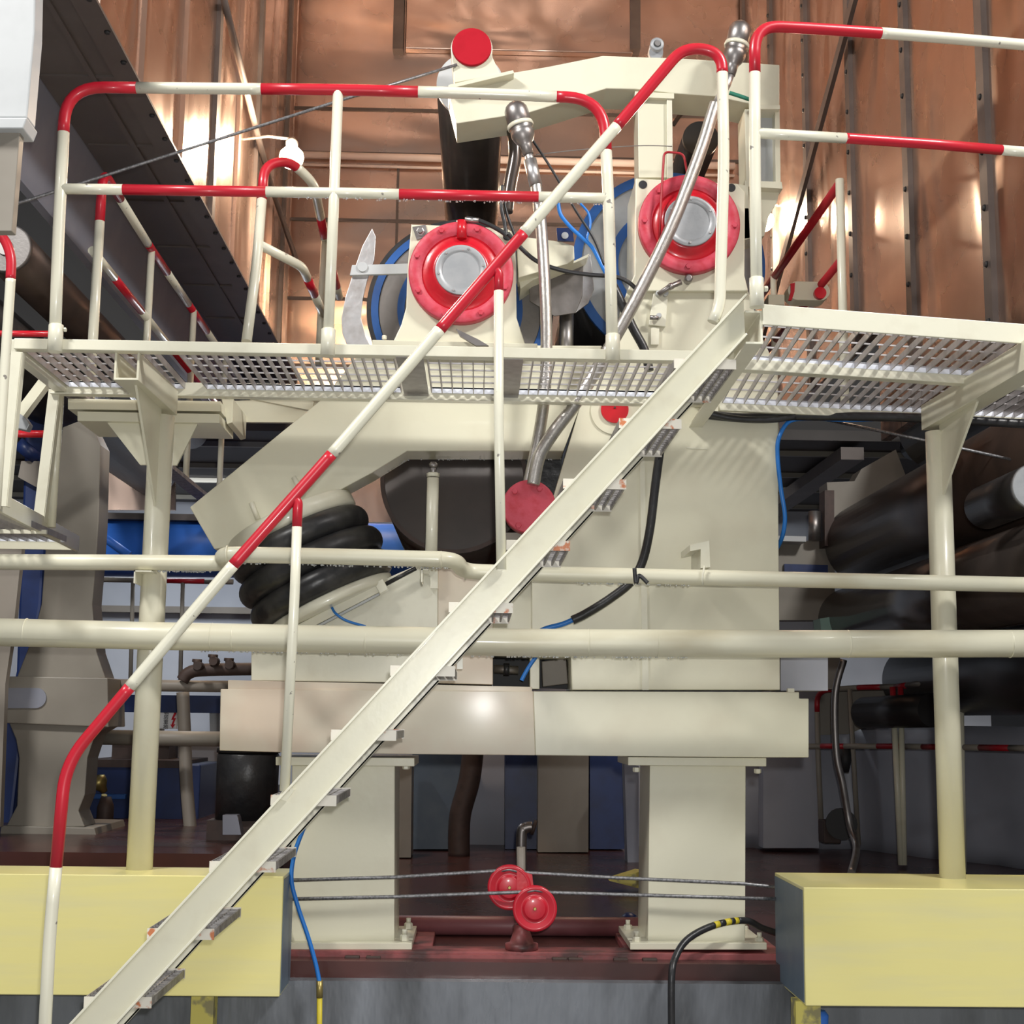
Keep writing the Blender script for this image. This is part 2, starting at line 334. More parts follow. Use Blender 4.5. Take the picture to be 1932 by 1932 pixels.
# walkway railing
Y0 = 5.975
t = thing('guard_railing', 'red and cream tube railing along the front edge of the left walkway', 'railing', at(620, 665, Y0))
def A0(u, v): return at(u, v, Y0)
rr = px(11.5, 6)
top = fillet([A0(103, 660), A0(110, 450), A0(124, 164), A0(400, 167), A0(640, 169), A0(920, 177), A0(1139, 186), A0(1149, 400), A0(1156, 678)], .17, 8)
pband(MB(), top, rr, 'creamr', [A0(120, 250), A0(258, 165), A0(493, 168), A0(789, 173), A0(1050, 182), A0(1145, 285)]).build('top_rail', t)
mid = [A0(116, 356), A0(640, 364), A0(1147, 374)]
pband(MB(), mid, rr * .92, 'creamr', [A0(232, 357), A0(502, 361), A0(753, 366), A0(1016, 371)]).build('middle_rail', t)
MB().tube([A0(638, 170), A0(629, 400), A0(618, 668)], rr * .9, 'creamw').build('post', t)
for u, v in ((103, 664), (618, 672), (1156, 682)):
    q = MB(); socket(q, at(u, v, Y0), rr * 1.22); q.build('post_socket', t)
q = MB()
for u, v in ((104, 622),): q.hexbolt(at(u + 17, v, Y0), .01, .01, 'creamw', (1, 0, 0))
q.build('set_screw', t)

# platform to the right (stands a little closer and slightly turned)
f0, f1 = Vector((1.117, 5.384)), Vector((2.92, 5.715)); r0, r1 = Vector((1.20, 6.88)), Vector((2.92, 7.12))
def PF(x, y):                                           # unit square -> platform
    a = f0.lerp(f1, x); b = r0.lerp(r1, x); c = a.lerp(b, y); return (c.x, c.y)
def P3(x, y, z): X, Y = PF(x, y); return Vector((X, Y, z))
t = thing('platform', 'wide cream grated platform at the head of the stairs', 'platform', P3(.5, .5, zB))
MB().beam(P3(0, 0, (zT + zB) / 2 + .01), P3(1, 0, (zT + zB) / 2 + .01), .012, .085, 'creamw').build('front_beam', t, .003)
MB().beam(P3(0, .455, zB + .0), P3(1, .47, zB + .0), .06, .05, 'creamw').build('middle_beam', t, .003)
MB().beam(P3(0, 1, zB - .0), P3(1, 1, zB - .0), .03, .05, 'creamw').build('rear_beam', t, .003)
grating(.01, .99, .008, .44, zT - .004, .048 / 1.5, .03, t, skew=PF)
grating(.01, .99, .48, .99, zT - .004, .048 / 1.5, .03, t, skew=PF)
# left end channel beam, runs back to the machine frame
q = MB(); zc = 3.215
prof = [(-.035, -.07), (.035, -.07), (.035, -.06), (-.025, -.06), (-.025, .06), (.035, .06), (.035, .07), (-.035, .07)]
q.sweep((1.085, 5.39, zc), (1.10, 7.05, zc), [(-a, b) for a, b in prof], 'creamw'); q.build('end_channel', t, .002)

# platform railing
t = thing('guard_railing', 'red and cream tube railing on the front edge of the right platform', 'railing', at(1427, 575, 5.36))
def yr(u): return 5.36 + (5.60 - 5.38) * (u - 1430) / 502
def A1(u, v): return at(u, v, yr(u))
rr1 = px(11.5, 5.45)
top = fillet([A1(1428, 572), A1(1424, 300), A1(1424, 48), A1(1520, 53), A1(1660, 62), A1(1800, 73), A1(1960, 87), A1(2250, 112)], .15, 8)
pband(MB(), top, rr1, 'creamr', [A1(1425, 138), A1(1661, 62)]).build('top_rail', t)
pband(MB(), [A1(1424, 251), A1(1600, 261), A1(1760, 272), A1(1960, 289), A1(2250, 314)], rr1 * .92, 'creamr', [A1(1595, 261), A1(1889, 283)]).build('middle_rail', t)
q = MB(); socket(q, at(1428, 580, 5.36), rr1 * 1.22); q.build('post_socket', t)
MB().hexbolt(at(1442, 545, 5.36), .012, .014, 'creamw', (1, 0, 0)).build('set_screw', t)

# rear railing of the platform
def rail_y(pts3, r, first, cuts, **k): return pband(MB(), pts3, r, first, cuts, **k)
t = thing('guard_railing', 'dark red railing behind the right platform running back along the hood wall', 'railing', (1.87, 6.98, zT))
x = 1.87; p0, p1 = Vector((x, 6.98, 4.47)), Vector((x - .02, 9.6, 4.47))
MB().tube([p0, p1], .024, 'redd').build('top_rail', t)
MB().tube([Vector((x, 6.98, 4.05)), Vector((x - .02, 9.6, 4.05))], .022, 'redd').build('middle_rail', t)
MB().tube([Vector((x, 6.98, 4.49)), Vector((x, 6.98, zT - .02))], .023, 'creamw').build('post', t)
MB().tube([Vector((x - .02, 8.55, 4.47)), Vector((x - .02, 8.55, zT - .02))], .02, 'creamw').build('post', t)
# left rear railing
t = thing('guard_railing', 'red and cream railing running back from the walkway under the dark duct', 'railing', (-2.05, 7.25, zT))
x = -2.06
pts = fillet([(x + .03, 7.1, zT - .02), (x + .03, 7.1, 4.5), (x, 8.3, 4.5), (x - .02, 11.5, 4.5)], .12)
pband(MB(), pts, .026, 'creamr', [(x + .03, 7.1, 4.22), (x, 7.5, 4.5), (x, 8.25, 4.5), (x, 8.8, 4.5), (x, 9.5, 4.5), (x, 10.2, 4.5)], rd='red').build('top_rail', t)
pband(MB(), [(x, 7.1, 4.06), (x - .02, 11.5, 4.06)], .024, 'creamr', [(x, 7.55, 4.06), (x, 8.2, 4.06), (x, 9, 4.06)]).build('middle_rail', t)
for Y in (8.35, 9.65, 10.9): MB().tube([(x, Y, 4.5), (x, Y, zT - .02)], .023, 'creamw').build('post', t)
# deck strip that carries the left rear railing
tag(MB().box((-2.10, 6.83, zB), (-2.00, 11.6, zT - .02), 'galvd').build('side_beam'), 'grey beam carrying the railing that runs back under the dark duct', 'beam')
# middle railing between walkway and left roll
t = thing('guard_railing', 'bent red and cream handrail standing behind the walkway left of the rolls', 'railing', (-1.12, 6.8, zT))
a0 = atz(510, 308, 4.47)
pts = fillet([at(465, 645, 6.84), at(484, 500, 6.98), at(499, 312, 7.1), at(545, 302, 7.2), at(592, 345, 7.35), at(613, 450, 8.2), at(640, 560, 9.2)], .10, 7)
pband(MB(), pts, .0265, 'creamr', [at(496, 378, 7.06), at(560, 312, 7.25), at(604, 400, 7.85), at(612, 448, 8.15), at(628, 510, 8.7), at(636, 545, 9.0)]).build('top_rail', t)
pband(MB(), fillet([at(490, 462, 7.0), at(570, 503, 7.3), at(610, 593, 8.2)], .06), .025, 'creamr', [at(578, 520, 7.5), at(592, 552, 7.8)]).build('middle_rail', t)
MB().tube([at(613, 450, 8.2), at(607, 560, 8.2), at(601, 690, 8.2)], .022, 'creamw').build('post', t)

# stair ----------------------------------------------------------------
YS = 5.42
t = thing('staircase', 'steep cream staircase crossing in front of the machine', 'stairs', at(150, 1932, YS))
U1, U0 = at(1403, 560, YS), at(132, 1932, YS); Lw1, Lw0 = at(1406, 637, YS), at(222, 1932, YS)
dn = (U0 - U1); Ub = U1 + dn * 1.2; dl = Lw0 - Lw1; Lb = Lw1 + dl * 1.22
def stringer(y, sgn, name):
    o = Vector((0, y - YS, 0)); q = MB()
    q.prism([U1 + o, Ub + o, Lb + o, Lw1 + o], (0, .008, 0), 'creamw')
    nU = (U1 - Lw1).normalized()
    for p, e in ((U1, Ub), (Lw1, Lb)):
        d = (e - p).normalized(); n = d.cross(Vector((0, 1, 0))).normalized()
        if n.z < 0: n = -n
        if p is Lw1: n = -n; p = Lw1 + Vector((.03, 0, .03)) * 0
        q.prism([p + o, e + o, e + o + n * -.009, p + o + n * -.009], (0, sgn * .05, 0), 'creamw')
    return q.build(name, t, .0015)
stringer(YS, -1, 'stringer'); stringer(YS + .62, 1, 'stringer')
dirx = (U0 - U1); 
rows = [(1256, 668), (1182, 815), (1110, 955), (1000, 1062), (884, 1165), (776, 1288), (668, 1405), (558, 1522), (448, 1640), (338, 1757), (225, 1875), (112, 1993), (0, 2110)]
def mid_x(z):                                           # x of the stringer centre at height z
    a = U1 + dn * ((z - U1.z) / dn.z); b = Lw1 + dl * ((z - Lw1.z) / dl.z); return (a.x + b.x) / 2
zs = []
z = at(1320, 678, YS).z
zlast = at(220, 1884, YS).z; step = (z - zlast) / 10
for k in range(13):
    zz = z - k * step
    if zz < .08: break
    xm = mid_x(zz); tr = MB(); x0, x1 = xm - .12, xm + .12
    for i in range(8): xx = x0 + (x1 - x0) * i / 7; tr.box((xx - .0035, YS + .012, zz - .03), (xx + .0035, YS + .61, zz), 'galvd')
    for j in range(13): yy = YS + .03 + j * .046; tr.box((x0, yy - .003, zz - .012), (x1, yy + .003, zz), 'galvd')
    tr.box((x0 - .004, YS + .012, zz - .034), (x0, YS + .61, zz + .002), 'galvd')
    o = tr.build('tread', t)
    for yy in (YS + .009, YS + .609): MB().box((x0 - .005, yy, zz - .036), (x1 + .005, yy + .005, zz + .004), 'endplate').build('end_plate', o)
# stair handrail
YH = 5.40
t = thing('stair_handrail', 'red and cream tube handrail rising along the near side of the stairs', 'railing', at(85, 1932, YH))
def A2(u, v): return at(u, v, YH)
pts = fillet([A2(66, 2300), A2(94, 1760), A2(124, 1440), A2(245, 1296), A2(440, 1066), A2(626, 857), A2(830, 622), A2(988, 440), A2(1164, 238), A2(1290, 88), A2(1362, 98), A2(1366, 300), A2(1358, 575), A2(1345, 608)], .11, 8)
pband(MB(), pts, px(11.5, YH), 'creamr', [A2(105, 1636), A2(245, 1296), A2(440, 1066), A2(626, 857), A2(830, 622), A2(988, 440), A2(1164, 238), A2(1369, 138)]).build('handrail', t)
pband(MB(), fillet([A2(925, 507), A2(941, 512), A2(941, 800), A2(946, 1075)], .02), px(9.5, YH), 'red', [A2(940, 549)]).build('post', t)
pband(MB(), fillet([A2(549, 940), A2(562, 945), A2(556, 1120), A2(537, 1492)], .02), px(9.5, YH), 'red', [A2(561, 994)]).build('post', t)
MB().prism([A2(524, 1506), A2(540, 1480), A2(556, 1490), A2(540, 1512)], (0, .02, 0), 'creamw').build('foot_lug', t)

# ================================================================== COLUMNS AND YELLOW BOXES
def ybox(name, label, uL, uR, vT, vB, Y0, Y1, legs, endmat):
    a = at(uL, vT, Y0); b = at(uR, vB, Y0); t = thing(name, label, 'box', ((a.x + b.x) / 2, Y0, b.z))
    q = MB().box((a.x, Y0, b.z), (b.x, Y1, a.z), 'yellow'); o = q.build('box_body', t, .004)
    ex = b.x if endmat == 'R' else a.x
    MB().box((ex - .003, Y0 + .02, b.z + .01), (ex + .003, Y1 - .01, a.z - .015), 'steelblue').build('end_panel', t)
    for x, w_ in legs:
        MB().box((x - w_, Y0 + .1, 0), (x + w_, Y0 + .2, b.z), 'yellowd').build('leg', t)
    return a, b
la, lb = ybox('equipment_box', 'long pale yellow box under the left column beside the stairs', -260, 527, 1646, 1881, 6.42, 6.76, [(at(380, 1900, 6.5).x, .05), (-2.4, .05)], 'R')
ra, rb = ybox('equipment_box', 'pale yellow box at bottom right with a blue-grey end', 1516, 2160, 1674, 1903, 6.28, 6.88, [(at(1505, 1870, 6.45).x + .03, .055), (2.6, .05)], 'L')

def column(name, label, pts_axis, r, zb, arm_a, arm_b, gus):
    x, y = pts_axis; t = thing(name, label, 'column', (x, y, zb)); zt = zB - .03
    MB().lathe((x, y, zb), (0, 0, 1), [(0, r), (zt - .12 - zb, r)], 'cream', 32).build('tube', t)
    q = MB().sweep(arm_a, arm_b, [(-.055, -.065), (.055, -.065), (.055, .06), (.045, .06), (.045, -.055), (-.045, -.055), (-.045, .06), (-.055, .06)], 'cream'); q.build('cantilever_arm', t, .002)
    g = MB().prism(gus, (.012, 0, 0), 'cream'); g.build('gusset', t, .002)
    return t
xl, yl = at(285, 1200, 6.66).x, 6.66
zl = la.z; zarm = zB - .06
column('support_column', 'round cream column standing on the left yellow box', (xl, yl), .06, zl, (xl - .02, 6.03, zarm), (xl, 6.74, zarm),
       [(xl - .006, 6.12, zarm - .06), (xl - .006, 6.62, zarm - .06), (xl - .006, 6.61, zarm - .55)])
xr, yr_ = at(1782, 1200, 6.72).x, 6.72
column('support_column', 'round cream column standing on the right yellow box', (xr, yr_), .06, ra.z, (xr + .04, 5.5, zarm), (xr, 6.80, zarm),
       [(xr - .006, 6.15, zarm - .06), (xr - .006, 6.68, zarm - .06), (xr - .006, 6.67, zarm - .42)])
# bracket that carries the walkway beside the left column
t = thing('deck_bracket', 'cream bracket with a tapered plate behind the top of the left column', 'bracket', at(285, 870, 6.86))
MB().plate([(128, 752), (416, 757), (416, 776), (128, 772)], 6.86, .35, 'cream').build('upper_beam', t, .002)
MB().plate([(146, 776), (414, 781), (414, 798), (146, 794)], 6.84, .40, 'cream').build('lower_beam', t, .002)
MB().plate([(193, 786), (376, 793), (333, 878), (264, 877)], 6.88, .02, 'cream').build('tapered_plate', t, .002)
t = thing('deck_bracket', 'cream bracket plate between the left column and the sloping machine arm', 'bracket', at(500, 790, 7.4))
MB().plate([(440, 756), (590, 752), (640, 764), (560, 797), (438, 796)], 7.42, .03, 'cream').build('web_plate', t, .002)
MB().plate([(418, 752), (440, 752), (438, 797), (428, 800)], 7.0, .42, 'cream').build('end_plate', t, .002)
MB().plate([(470, 752), (560, 742), (592, 758), (590, 775)], 7.2, .03, 'cream').build('stiffener', t, .002)

# ================================================================== PIPES
def prun(pp, Y): return [at(u, v, Y(u) if callable(Y) else Y) for u, v in pp]
t = thing('pipe', 'thick cream horizontal pipe crossing the whole scene', 'pipe', at(966, 1212, 6.52))
MB().tube(prun([(-120, 1190), (300, 1200), (966, 1212), (1500, 1215), (2060, 1214)], 6.52), px(26, 6.52), 'pipe', 28).build('pipe_run', t)
for u, v in ((50, 1193), (400, 1202), (440, 1203), (690, 1208), (1110, 1213), (1240, 1214), (1600, 1215), (1905, 1215)):
    p = at(u, v, 6.52); MB().lathe(p - Vector((.003, 0, 0)), (1, 0, 0), [(0, px(26, 6.52)), (.003, px(26.7, 6.52)), (.006, px(26, 6.52))], 'pipe', 28).build('weld_bead', t)
MB().plate([(862, 1240), (873, 1240), (873, 1262), (862, 1262)], 6.53, .05, 'creamw').build('hanger', t)
t = thing('pipe', 'thinner cream horizontal pipe with a raised offset loop', 'pipe', at(300, 1060, 6.56))
r2 = px(15, 6.56)
lo = fillet(prun([(-120, 1060), (200, 1061), (430, 1063)], 6.54)[:3] + [at(414, 1046, 6.36), at(640, 1050, 6.36), at(860, 1056, 6.36), at(873, 1078, 6.56), at(1000, 1082, 6.56), at(1300, 1089, 6.56), at(1600, 1096, 6.56), at(2060, 1106, 6.56)], .085, 9)
MB().tube(lo, r2, 'pipe', 22).build('pipe_run', t)
for u, v, Y in ((428, 1046, 6.36), (832, 1056, 6.36), (878, 1079, 6.56)):
    MB().lathe(at(u, v, Y) - Vector((.004, 0, 0)), (1, 0, 0), [(0, r2), (.004, r2 * 1.1), (.008, r2)], 'pipe', 22).build('weld_bead', t)
def clip(u, v, Y, label, w_=.05, h=.05):
    p = at(u, v, Y); t = thing('pipe_bracket', label, 'bracket', p)
    MB().box((p.x, Y, p.z - h), (p.x + .006, Y + .14, p.z), 'creamw').build('web', t); MB().box((p.x, Y, p.z - .006), (p.x + w_ * 1.6, Y + .16, p.z), 'creamw').build('flange', t)
clip(253, 1076, 6.49, 'small cream angle bracket under the thin pipe at the left column', .05, .06)
clip(795, 1073, 6.36, 'small cream angle bracket under the raised pipe loop', .02, .06)
t = thing('pipe_bracket', 'cream welded bracket above the thin pipe on the right machine frame', 'bracket', at(1328, 1072, 6.55))
MB().plate([(1302, 1028), (1338, 1020), (1340, 1070), (1322, 1072), (1322, 1036), (1302, 1040)], 6.62, .3, 'creamw').build('bracket_plate', t)
MB().tube([at(1329, 1068, 6.51), at(1325, 1090, 6.505), at(1326, 1104, 6.52)], .005, 'creamw', 8).build('strap', t)
# ================================================================== MACHINE STAND
YM = 7.0
def bolts(mb, pts, Y, r=.016, h=.014, m='cream'):
    for u, v in pts: mb.hexbolt(at(u, v, Y), r, h, m)
    return mb
# sole plate under the pedestals
ft = at(640, 1792, 6.92).z
t = thing('sole_plate', 'rusty red steel rail under the two machine pedestals', 'rail', at(966, 1830, 6.9))
MB().box((-1.05, 6.90, FZ - .075), (1.62, 7.06, ft), 'solered').build('rail_body', t, .004)
for xa, xb in ((-.98, -.2), (.74, 1.5)): MB().box((xa, 7.05, FZ - .1), (xb, 7.52, ft), 'solered').build('pad', t, .004)
for u in (665, 705, 1055, 1085, 1170, 1225):
    p = at(u, 1815, 6.9); MB().box((p.x - .035, 6.865, FZ - .075), (p.x + .035, 6.90, ft - .02), 'rust').build('clamp_block', t, .004)
for x0, x1 in ((at(700, 1800, 6.9).x, at(1030, 1800, 6.9).x), (at(1090, 1800, 6.9).x, at(1165, 1800, 6.9).x)):
    MB().box((x0, 6.88, FZ - .075), (x1, 6.9, ft - .012), 'solered').build('cover_strip', t)
def pedestal(label, L, R, fL, fR, cL, cR, depth=.42):
    t = thing('pedestal', label, 'pedestal', at((L + R) / 2, 1792, YM))
    MB().plate([(L + 4, 1444), (R, 1444), (R - 1, 1780), (L, 1780)], YM, depth, 'cream').build('leg_column', t, .004)
    MB().plate([(fL, 1779), (fR, 1779), (fR, 1792), (fL, 1792)], 6.93, depth + .14, 'cream').build('foot_plate', t, .003)
    MB().plate([(cL, 1428), (cR, 1430), (cR, 1446), (cL, 1444)], 6.95, depth + .1, 'cream').build('cap_plate', t, .003)
    zb_ = at(966, 1779, 6.95).z; zc_ = at(966, 1447, 6.97).z
    q = MB()
    for u in (fL + 12, fR - 14):
        for y in (6.99, 7.38):
            x = at(u, 1779, 6.99).x; q = MB().hexbolt((x, y, zb_), .022, .03, 'creamw', (0, 0, 1)); q.lathe((x, y, zb_ + .028), (0, 0, 1), [(0, .012), (.025, .012)], 'creamw', 10); q.build('anchor_bolt', t)
    for u in (cL + 16, cR - 16):
        x = at(u, 1447, 6.99).x; MB().hexbolt((x, 7.0, zc_ + .003), .018, .022, 'creamw', (0, 0, -1)).build('cap_bolt', t)
    return t
pedestal('left cream machine pedestal behind the lower stairs', 547, 745, 530, 777, 520, 782)
pedestal('right cream machine pedestal beside the two red pulleys', 1222, 1407, 1189, 1447, 1185, 1446)
t = thing('base_beam', 'wide cream beam bridging the two machine pedestals', 'beam', at(966, 1425, 6.92))
MB().plate([(1006, 1304), (1508, 1306), (1508, 1318), (1526, 1318), (1526, 1429), (1446, 1429), (1184, 1427), (1010, 1425)], 6.92, .5, 'cream').build('beam_body', t, .004)
MB().plate([(416, 1300), (1006, 1304), (1010, 1425), (784, 1423), (520, 1419), (414, 1416)], 6.92, .5, 'stain').build('beam_body', t, .004)
MB().plate([(430, 1283), (1004, 1296), (1004, 1305), (430, 1301)], 6.94, .45, 'stain').build('top_plate', t, .002)
q = MB(); q.box((at(1485, 1300, 7).x, 6.98, at(1485, 1306, 7).z), (at(1497, 1300, 7).x, 7.01, at(1485, 1299, 7).z), 'creamw'); q.build('bolt_head', t)

# ================================================================== MACHINE FRAME
t = thing('machine_upright', 'tall cream machine side frame on the right end of the beam', 'frame', at(1270, 1302, YM))
MB().plate([(1093, 771), (1130, 690), (1160, 640), (1183, 549), (1412, 549), (1440, 640), (1468, 700), (1469, 1000), (1472, 1302), (1079, 1302), (1077, 1240), (1003, 1240), (1003, 1080), (1044, 936)], YM, .48, 'cream').build('frame_plate', t, .005)
MB().plate([(1335, 848), (1336, 846), (1295, 843), (1295, 846)], YM - .004, .006, 'creamw').build('weld_seam', t)
MB().plate([(1207, 850), (1216, 850), (1224, 1302), (1212, 1302)], YM - .012, .014, 'creamw').build('edge_strip', t)
MB().disc(1160, 775, 47, YM - .008, .012, 'cream').build('cover_ring', t)
MB().disc(1160, 772, 27, YM - .022, .02, 'scarlet').build('red_cap', t)
q = MB(); q.hexbolt(at(1160, 769, YM - .022), .006, .006, 'rust'); q.build('cap_screw', t)
t = thing('bellows_stand', 'cream machine block under the black rubber bellows', 'frame', at(700, 1295, YM))
MB().plate([(474, 1284), (474, 1222), (552, 1172), (700, 1104), (796, 1062), (826, 1066), (826, 1289)], YM, .4, 'creamw').build('block_plate', t, .004)
MB().plate([(826, 1070), (930, 1085), (930, 1292), (826, 1289)], YM + .004, .4, 'stain').build('block_plate', t, .004)
t = thing('filler_frame', 'recessed cream plate between the bellows block and the tall side frame', 'frame', at(1000, 1300, 7.12))
MB().plate([(930, 1085), (1004, 1085), (1008, 1240), (930, 1236)], 7.1, .3, 'cream').build('plate', t, .003)
MB().plate([(1000, 1236), (1018, 1236), (1018, 1300), (1000, 1300)], 7.12, .2, 'cream').build('rib', t, .003)
MB().plate([(930, 1228), (1078, 1236), (1078, 1300), (930, 1296)], 7.36, .03, 'dark').build('back_panel', t)
q = MB()
q.tube([at(932, 1262, 7.2), at(978, 1265, 7.2)], .022, 'shaft', 12).lathe(at(950, 1263, 7.2), (1, 0, 0), [(0, .032), (.03, .032)], 'black', 12).build('dark_fitting', t)
MB().plate([(1022, 1248), (1068, 1242), (1072, 1290), (1024, 1296)], 7.25, .06, 'beiged').build('small_box', t, .004)

# press arm
t = thing('press_lever', 'big sloping cream press arm with an arched underside', 'arm', at(700, 900, YM))
MB().plate([(358, 957), (613, 748), (690, 650), (1136, 652), (1093, 771), (1063, 851), (768, 851), (700, 893), (620, 936), (450, 1030), (404, 1036)], YM, .24, 'cream').build('arm_plate', t, .005)
for a_, b_ in (((474, 948), (487, 980)), ((554, 900), (570, 930))):
    MB().tube([at(*a_, YM - .006), at(*b_, YM - .004)], .014, 'creamw', 10).build('weld_lug', t)
# air bellows
ax = math.radians(26); an = Vector((math.sin(ax), 0, -math.cos(ax))); YBL = 7.13
t = thing('air_bellows', 'black triple-lobed rubber air bellows under the sloping press arm', 'bellows', at(640, 1140, YBL))
c1, c3 = at(566, 1030, YBL), at(610, 1112, YBL)
def lobe(c, R, rr): 
    prof = []
    for k in range(13):
        a_ = math.pi * (k / 12) - math.pi / 2; prof.append((rr * math.sin(a_) * 1.05, R - rr + rr * math.cos(a_)))
    return prof
an = (c3 - c1).normalized() * .25 + an * .75; an.normalize()
sp = (c3 - c1).dot(an) / 2; oc = (c1 + c3) / 2
for k, R in ((-1, .375), (0, .395), (1, .39)):
    MB().lathe(oc + an * (sp * k), an, lobe(None, R, sp * .52), 'rubber', 64).build('lobe', t)
for k in (-.5, .5): MB().lathe(oc + an * (sp * k - .006), an, [(0, .34), (.012, .34)], 'black', 48).build('girdle_ring', t)
MB().lathe(oc - an * (sp * 1.5 + .09), an, [(0, .33), (.012, .345), (.075, .345), (.09, .33)], 'creamw', 64).build('upper_plate', t)
MB().lathe(oc + an * (sp * 1.52), an, [(0, .33), (.01, .35), (.05, .35), (.06, .34)], 'creamw', 64).build('lower_plate', t)
# pneumatic cylinder below the bellows
t = thing('slide_bar', 'slim cream guide bar slanting below the black bellows', 'bar', at(640, 1150, 6.95))
MB().beam(at(560, 1190, 6.96), at(722, 1106, 6.96), .05, .045, 'creamw').build('bar', t, .004)
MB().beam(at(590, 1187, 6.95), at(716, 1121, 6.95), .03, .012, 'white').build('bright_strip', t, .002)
MB().beam(at(712, 1112, 6.95), at(728, 1103, 6.95), .06, .06, 'creamw').build('end_block', t, .003)
MB().tube([at(728, 1102, 6.95), at(785, 1072, 6.95)], .011, 'black', 10).build('rod', t)
tag(MB().tube(smooth([at(626, 1146, 6.93), at(634, 1158, 6.9), at(654, 1171, 6.9), at(690, 1182, 6.9)]), .0065, 'bluel', 8).build('air_hose'), 'thin blue air hose curving out of the guide bar below the bellows', 'hose')

# jack post in front of lower roll
t = thing('jack_post', 'slim cream jack post in front of the dark lower roll', 'post', at(812, 1060, 6.98))
MB().tube([at(813, 1075, 6.94), at(817, 902, 6.94)], px(11.5, 6.94), 'creamw', 18).lathe(at(817, 900, 6.94), (0, 0, 1), [(0, px(12.5, 6.94)), (.02, px(12.5, 6.94))], 'creamw', 6).build('sleeve', t)
MB().tube([at(817, 902, 6.94), at(818, 872, 6.94)], px(6, 6.94), 'shaft', 12).lathe(at(818, 882, 6.94), (0, 0, 1), [(0, px(9, 6.94)), (.02, px(9, 6.94))], 'shaft', 6).build('screw', t)
MB().plate([(795, 1075), (826, 1076), (826, 1110), (812, 1110), (812, 1086), (795, 1085)], 6.96, .05, 'creamw').build('foot', t)

# ------------------------------------------------------------------ bearing housings
def flange(t, u, v, R, rin, rdisc, Y, nb, ph, notch):
    o = at(u, v, Y); ax_ = Vector((0, -1, 0)); k = Y / F
    MB().lathe(o, ax_, [(0, R * k), (.05, R * k), (.056, (R - 2) * k), (.056, rin * k), (.03, (rin - 5) * k)], 'pinkred', 64).build('flange_ring', t)
    MB().lathe(o, ax_, [(.0, rin * k), (.036, (rin - 1) * k), (.040, (rin - 8) * k), (.05, (rdisc + 10) * k), (.075, (rdisc + 5) * k), (.078, (rdisc + 1) * k), (.078, .02)], 'scarlet', 64).build('inner_dish', t)
    c = MB().lathe(o, ax_, [(.076, rdisc * k), (.088, rdisc * k), (.09, (rdisc - 1.5) * k), (.09, rdisc * .76 * k), (.084, rdisc * .74 * k)], 'plate', 56).build('cover_disc', t)
    for i in range(6):
        a_ = ph + i * math.pi / 3; p = o + Vector((math.cos(a_), 0, math.sin(a_))) * rdisc * .87 * k + ax_ * .09
        MB().lathe(p, ax_, [(0, .007), (.007, .006)], 'steel', 10).build('screw', c)
    for i in range(nb):
        a_ = ph + .25 + i * 2 * math.pi / nb; p = o + Vector((math.cos(a_), 0, math.sin(a_))) * (R + rin) / 2 * k + ax_ * .056
        MB().hexbolt(p, .0155, .012, 'pinkred', ax_).build('bolt', t)
    if notch:
        a_ = notch; d = Vector((math.cos(a_), 0, math.sin(a_)))
        MB().tube([o + d * rin * .85 * k + ax_ * .045, o + d * (R + 2) * k + ax_ * .05], px(10, Y), 'scarlet', 14).build('grease_boss', t)
t = thing('bearing_housing', 'left cream bearing housing with red flange and round grey cover', 'bearing', at(866, 648, YM))
YH1 = 6.96
MB().plate([(776, 423), (955, 430), (972, 440), (975, 600), (992, 652), (738, 652), (757, 612), (766, 580), (769, 500)], YH1, .3, 'cream').build('housing_plate', t, .006)
MB().plate([(702, 641), (1014, 648), (1014, 656), (702, 654)], YH1 - .03, .36, 'cream').build('base_flange', t, .004)
flange(t, 870, 519, 102, 80, 50, YH1, 8, .2, math.pi * .5)
q = MB().plate([(778, 428), (803, 424), (808, 446), (786, 452)], YH1 - .008, .01, 'shaft'); q.build('washer_plate', t)
MB().hexbolt(at(793, 437, YH1 - .008), .022, .012, 'steel').lathe(at(793, 437, YH1 - .02), (0, -1, 0), [(0, .013), (.02, .012)], 'shaft', 12).build('corner_bolt', t)
MB().disc(957, 446, 8.5, YH1 - .003, .01, 'dark', 24).build('bolt_hole', t)
MB().plate([(860, 620), (902, 640), (922, 652), (898, 652), (868, 634)], YH1 - .07, .02, 'shaft').build('grey_lever', t)
for u, v in ((726, 641), (724, 641)): pass
MB().hexbolt(at(725, 640, YH1 + .02), .012, .02, 'creamw', (0, 0, 1)).build('base_bolt', t)
t = thing('bearing_housing', 'right cream bearing housing with red flange behind the steel hose', 'bearing', at(1298, 548, YM))
MB().plate([(1199, 336), (1390, 346), (1406, 362), (1405, 520), (1412, 549), (1183, 549), (1197, 518)], YH1, .4, 'cream').build('housing_plate', t, .006)
flange(t, 1298, 428, 100, 77, 51, YH1, 8, .5, None)
MB().plate([(1386, 346), (1412, 350), (1416, 450), (1404, 452)], YH1 + .03, .3, 'cream').build('side_lug', t, .004)
for u, v in ((1213, 348), (1380, 354)): MB().disc(u, v, 8.5, YH1 - .003, .01, 'dark', 24).build('bolt_hole', t)
q = MB().tube(fillet([at(1244, 452, 6.86), at(1246, 400, 6.86), at(1253, 286, 6.86), at(1290, 290, 6.86), at(1299, 340, 6.86)], .03), .0065, 'redd', 8); q.build('lifting_handle', t)

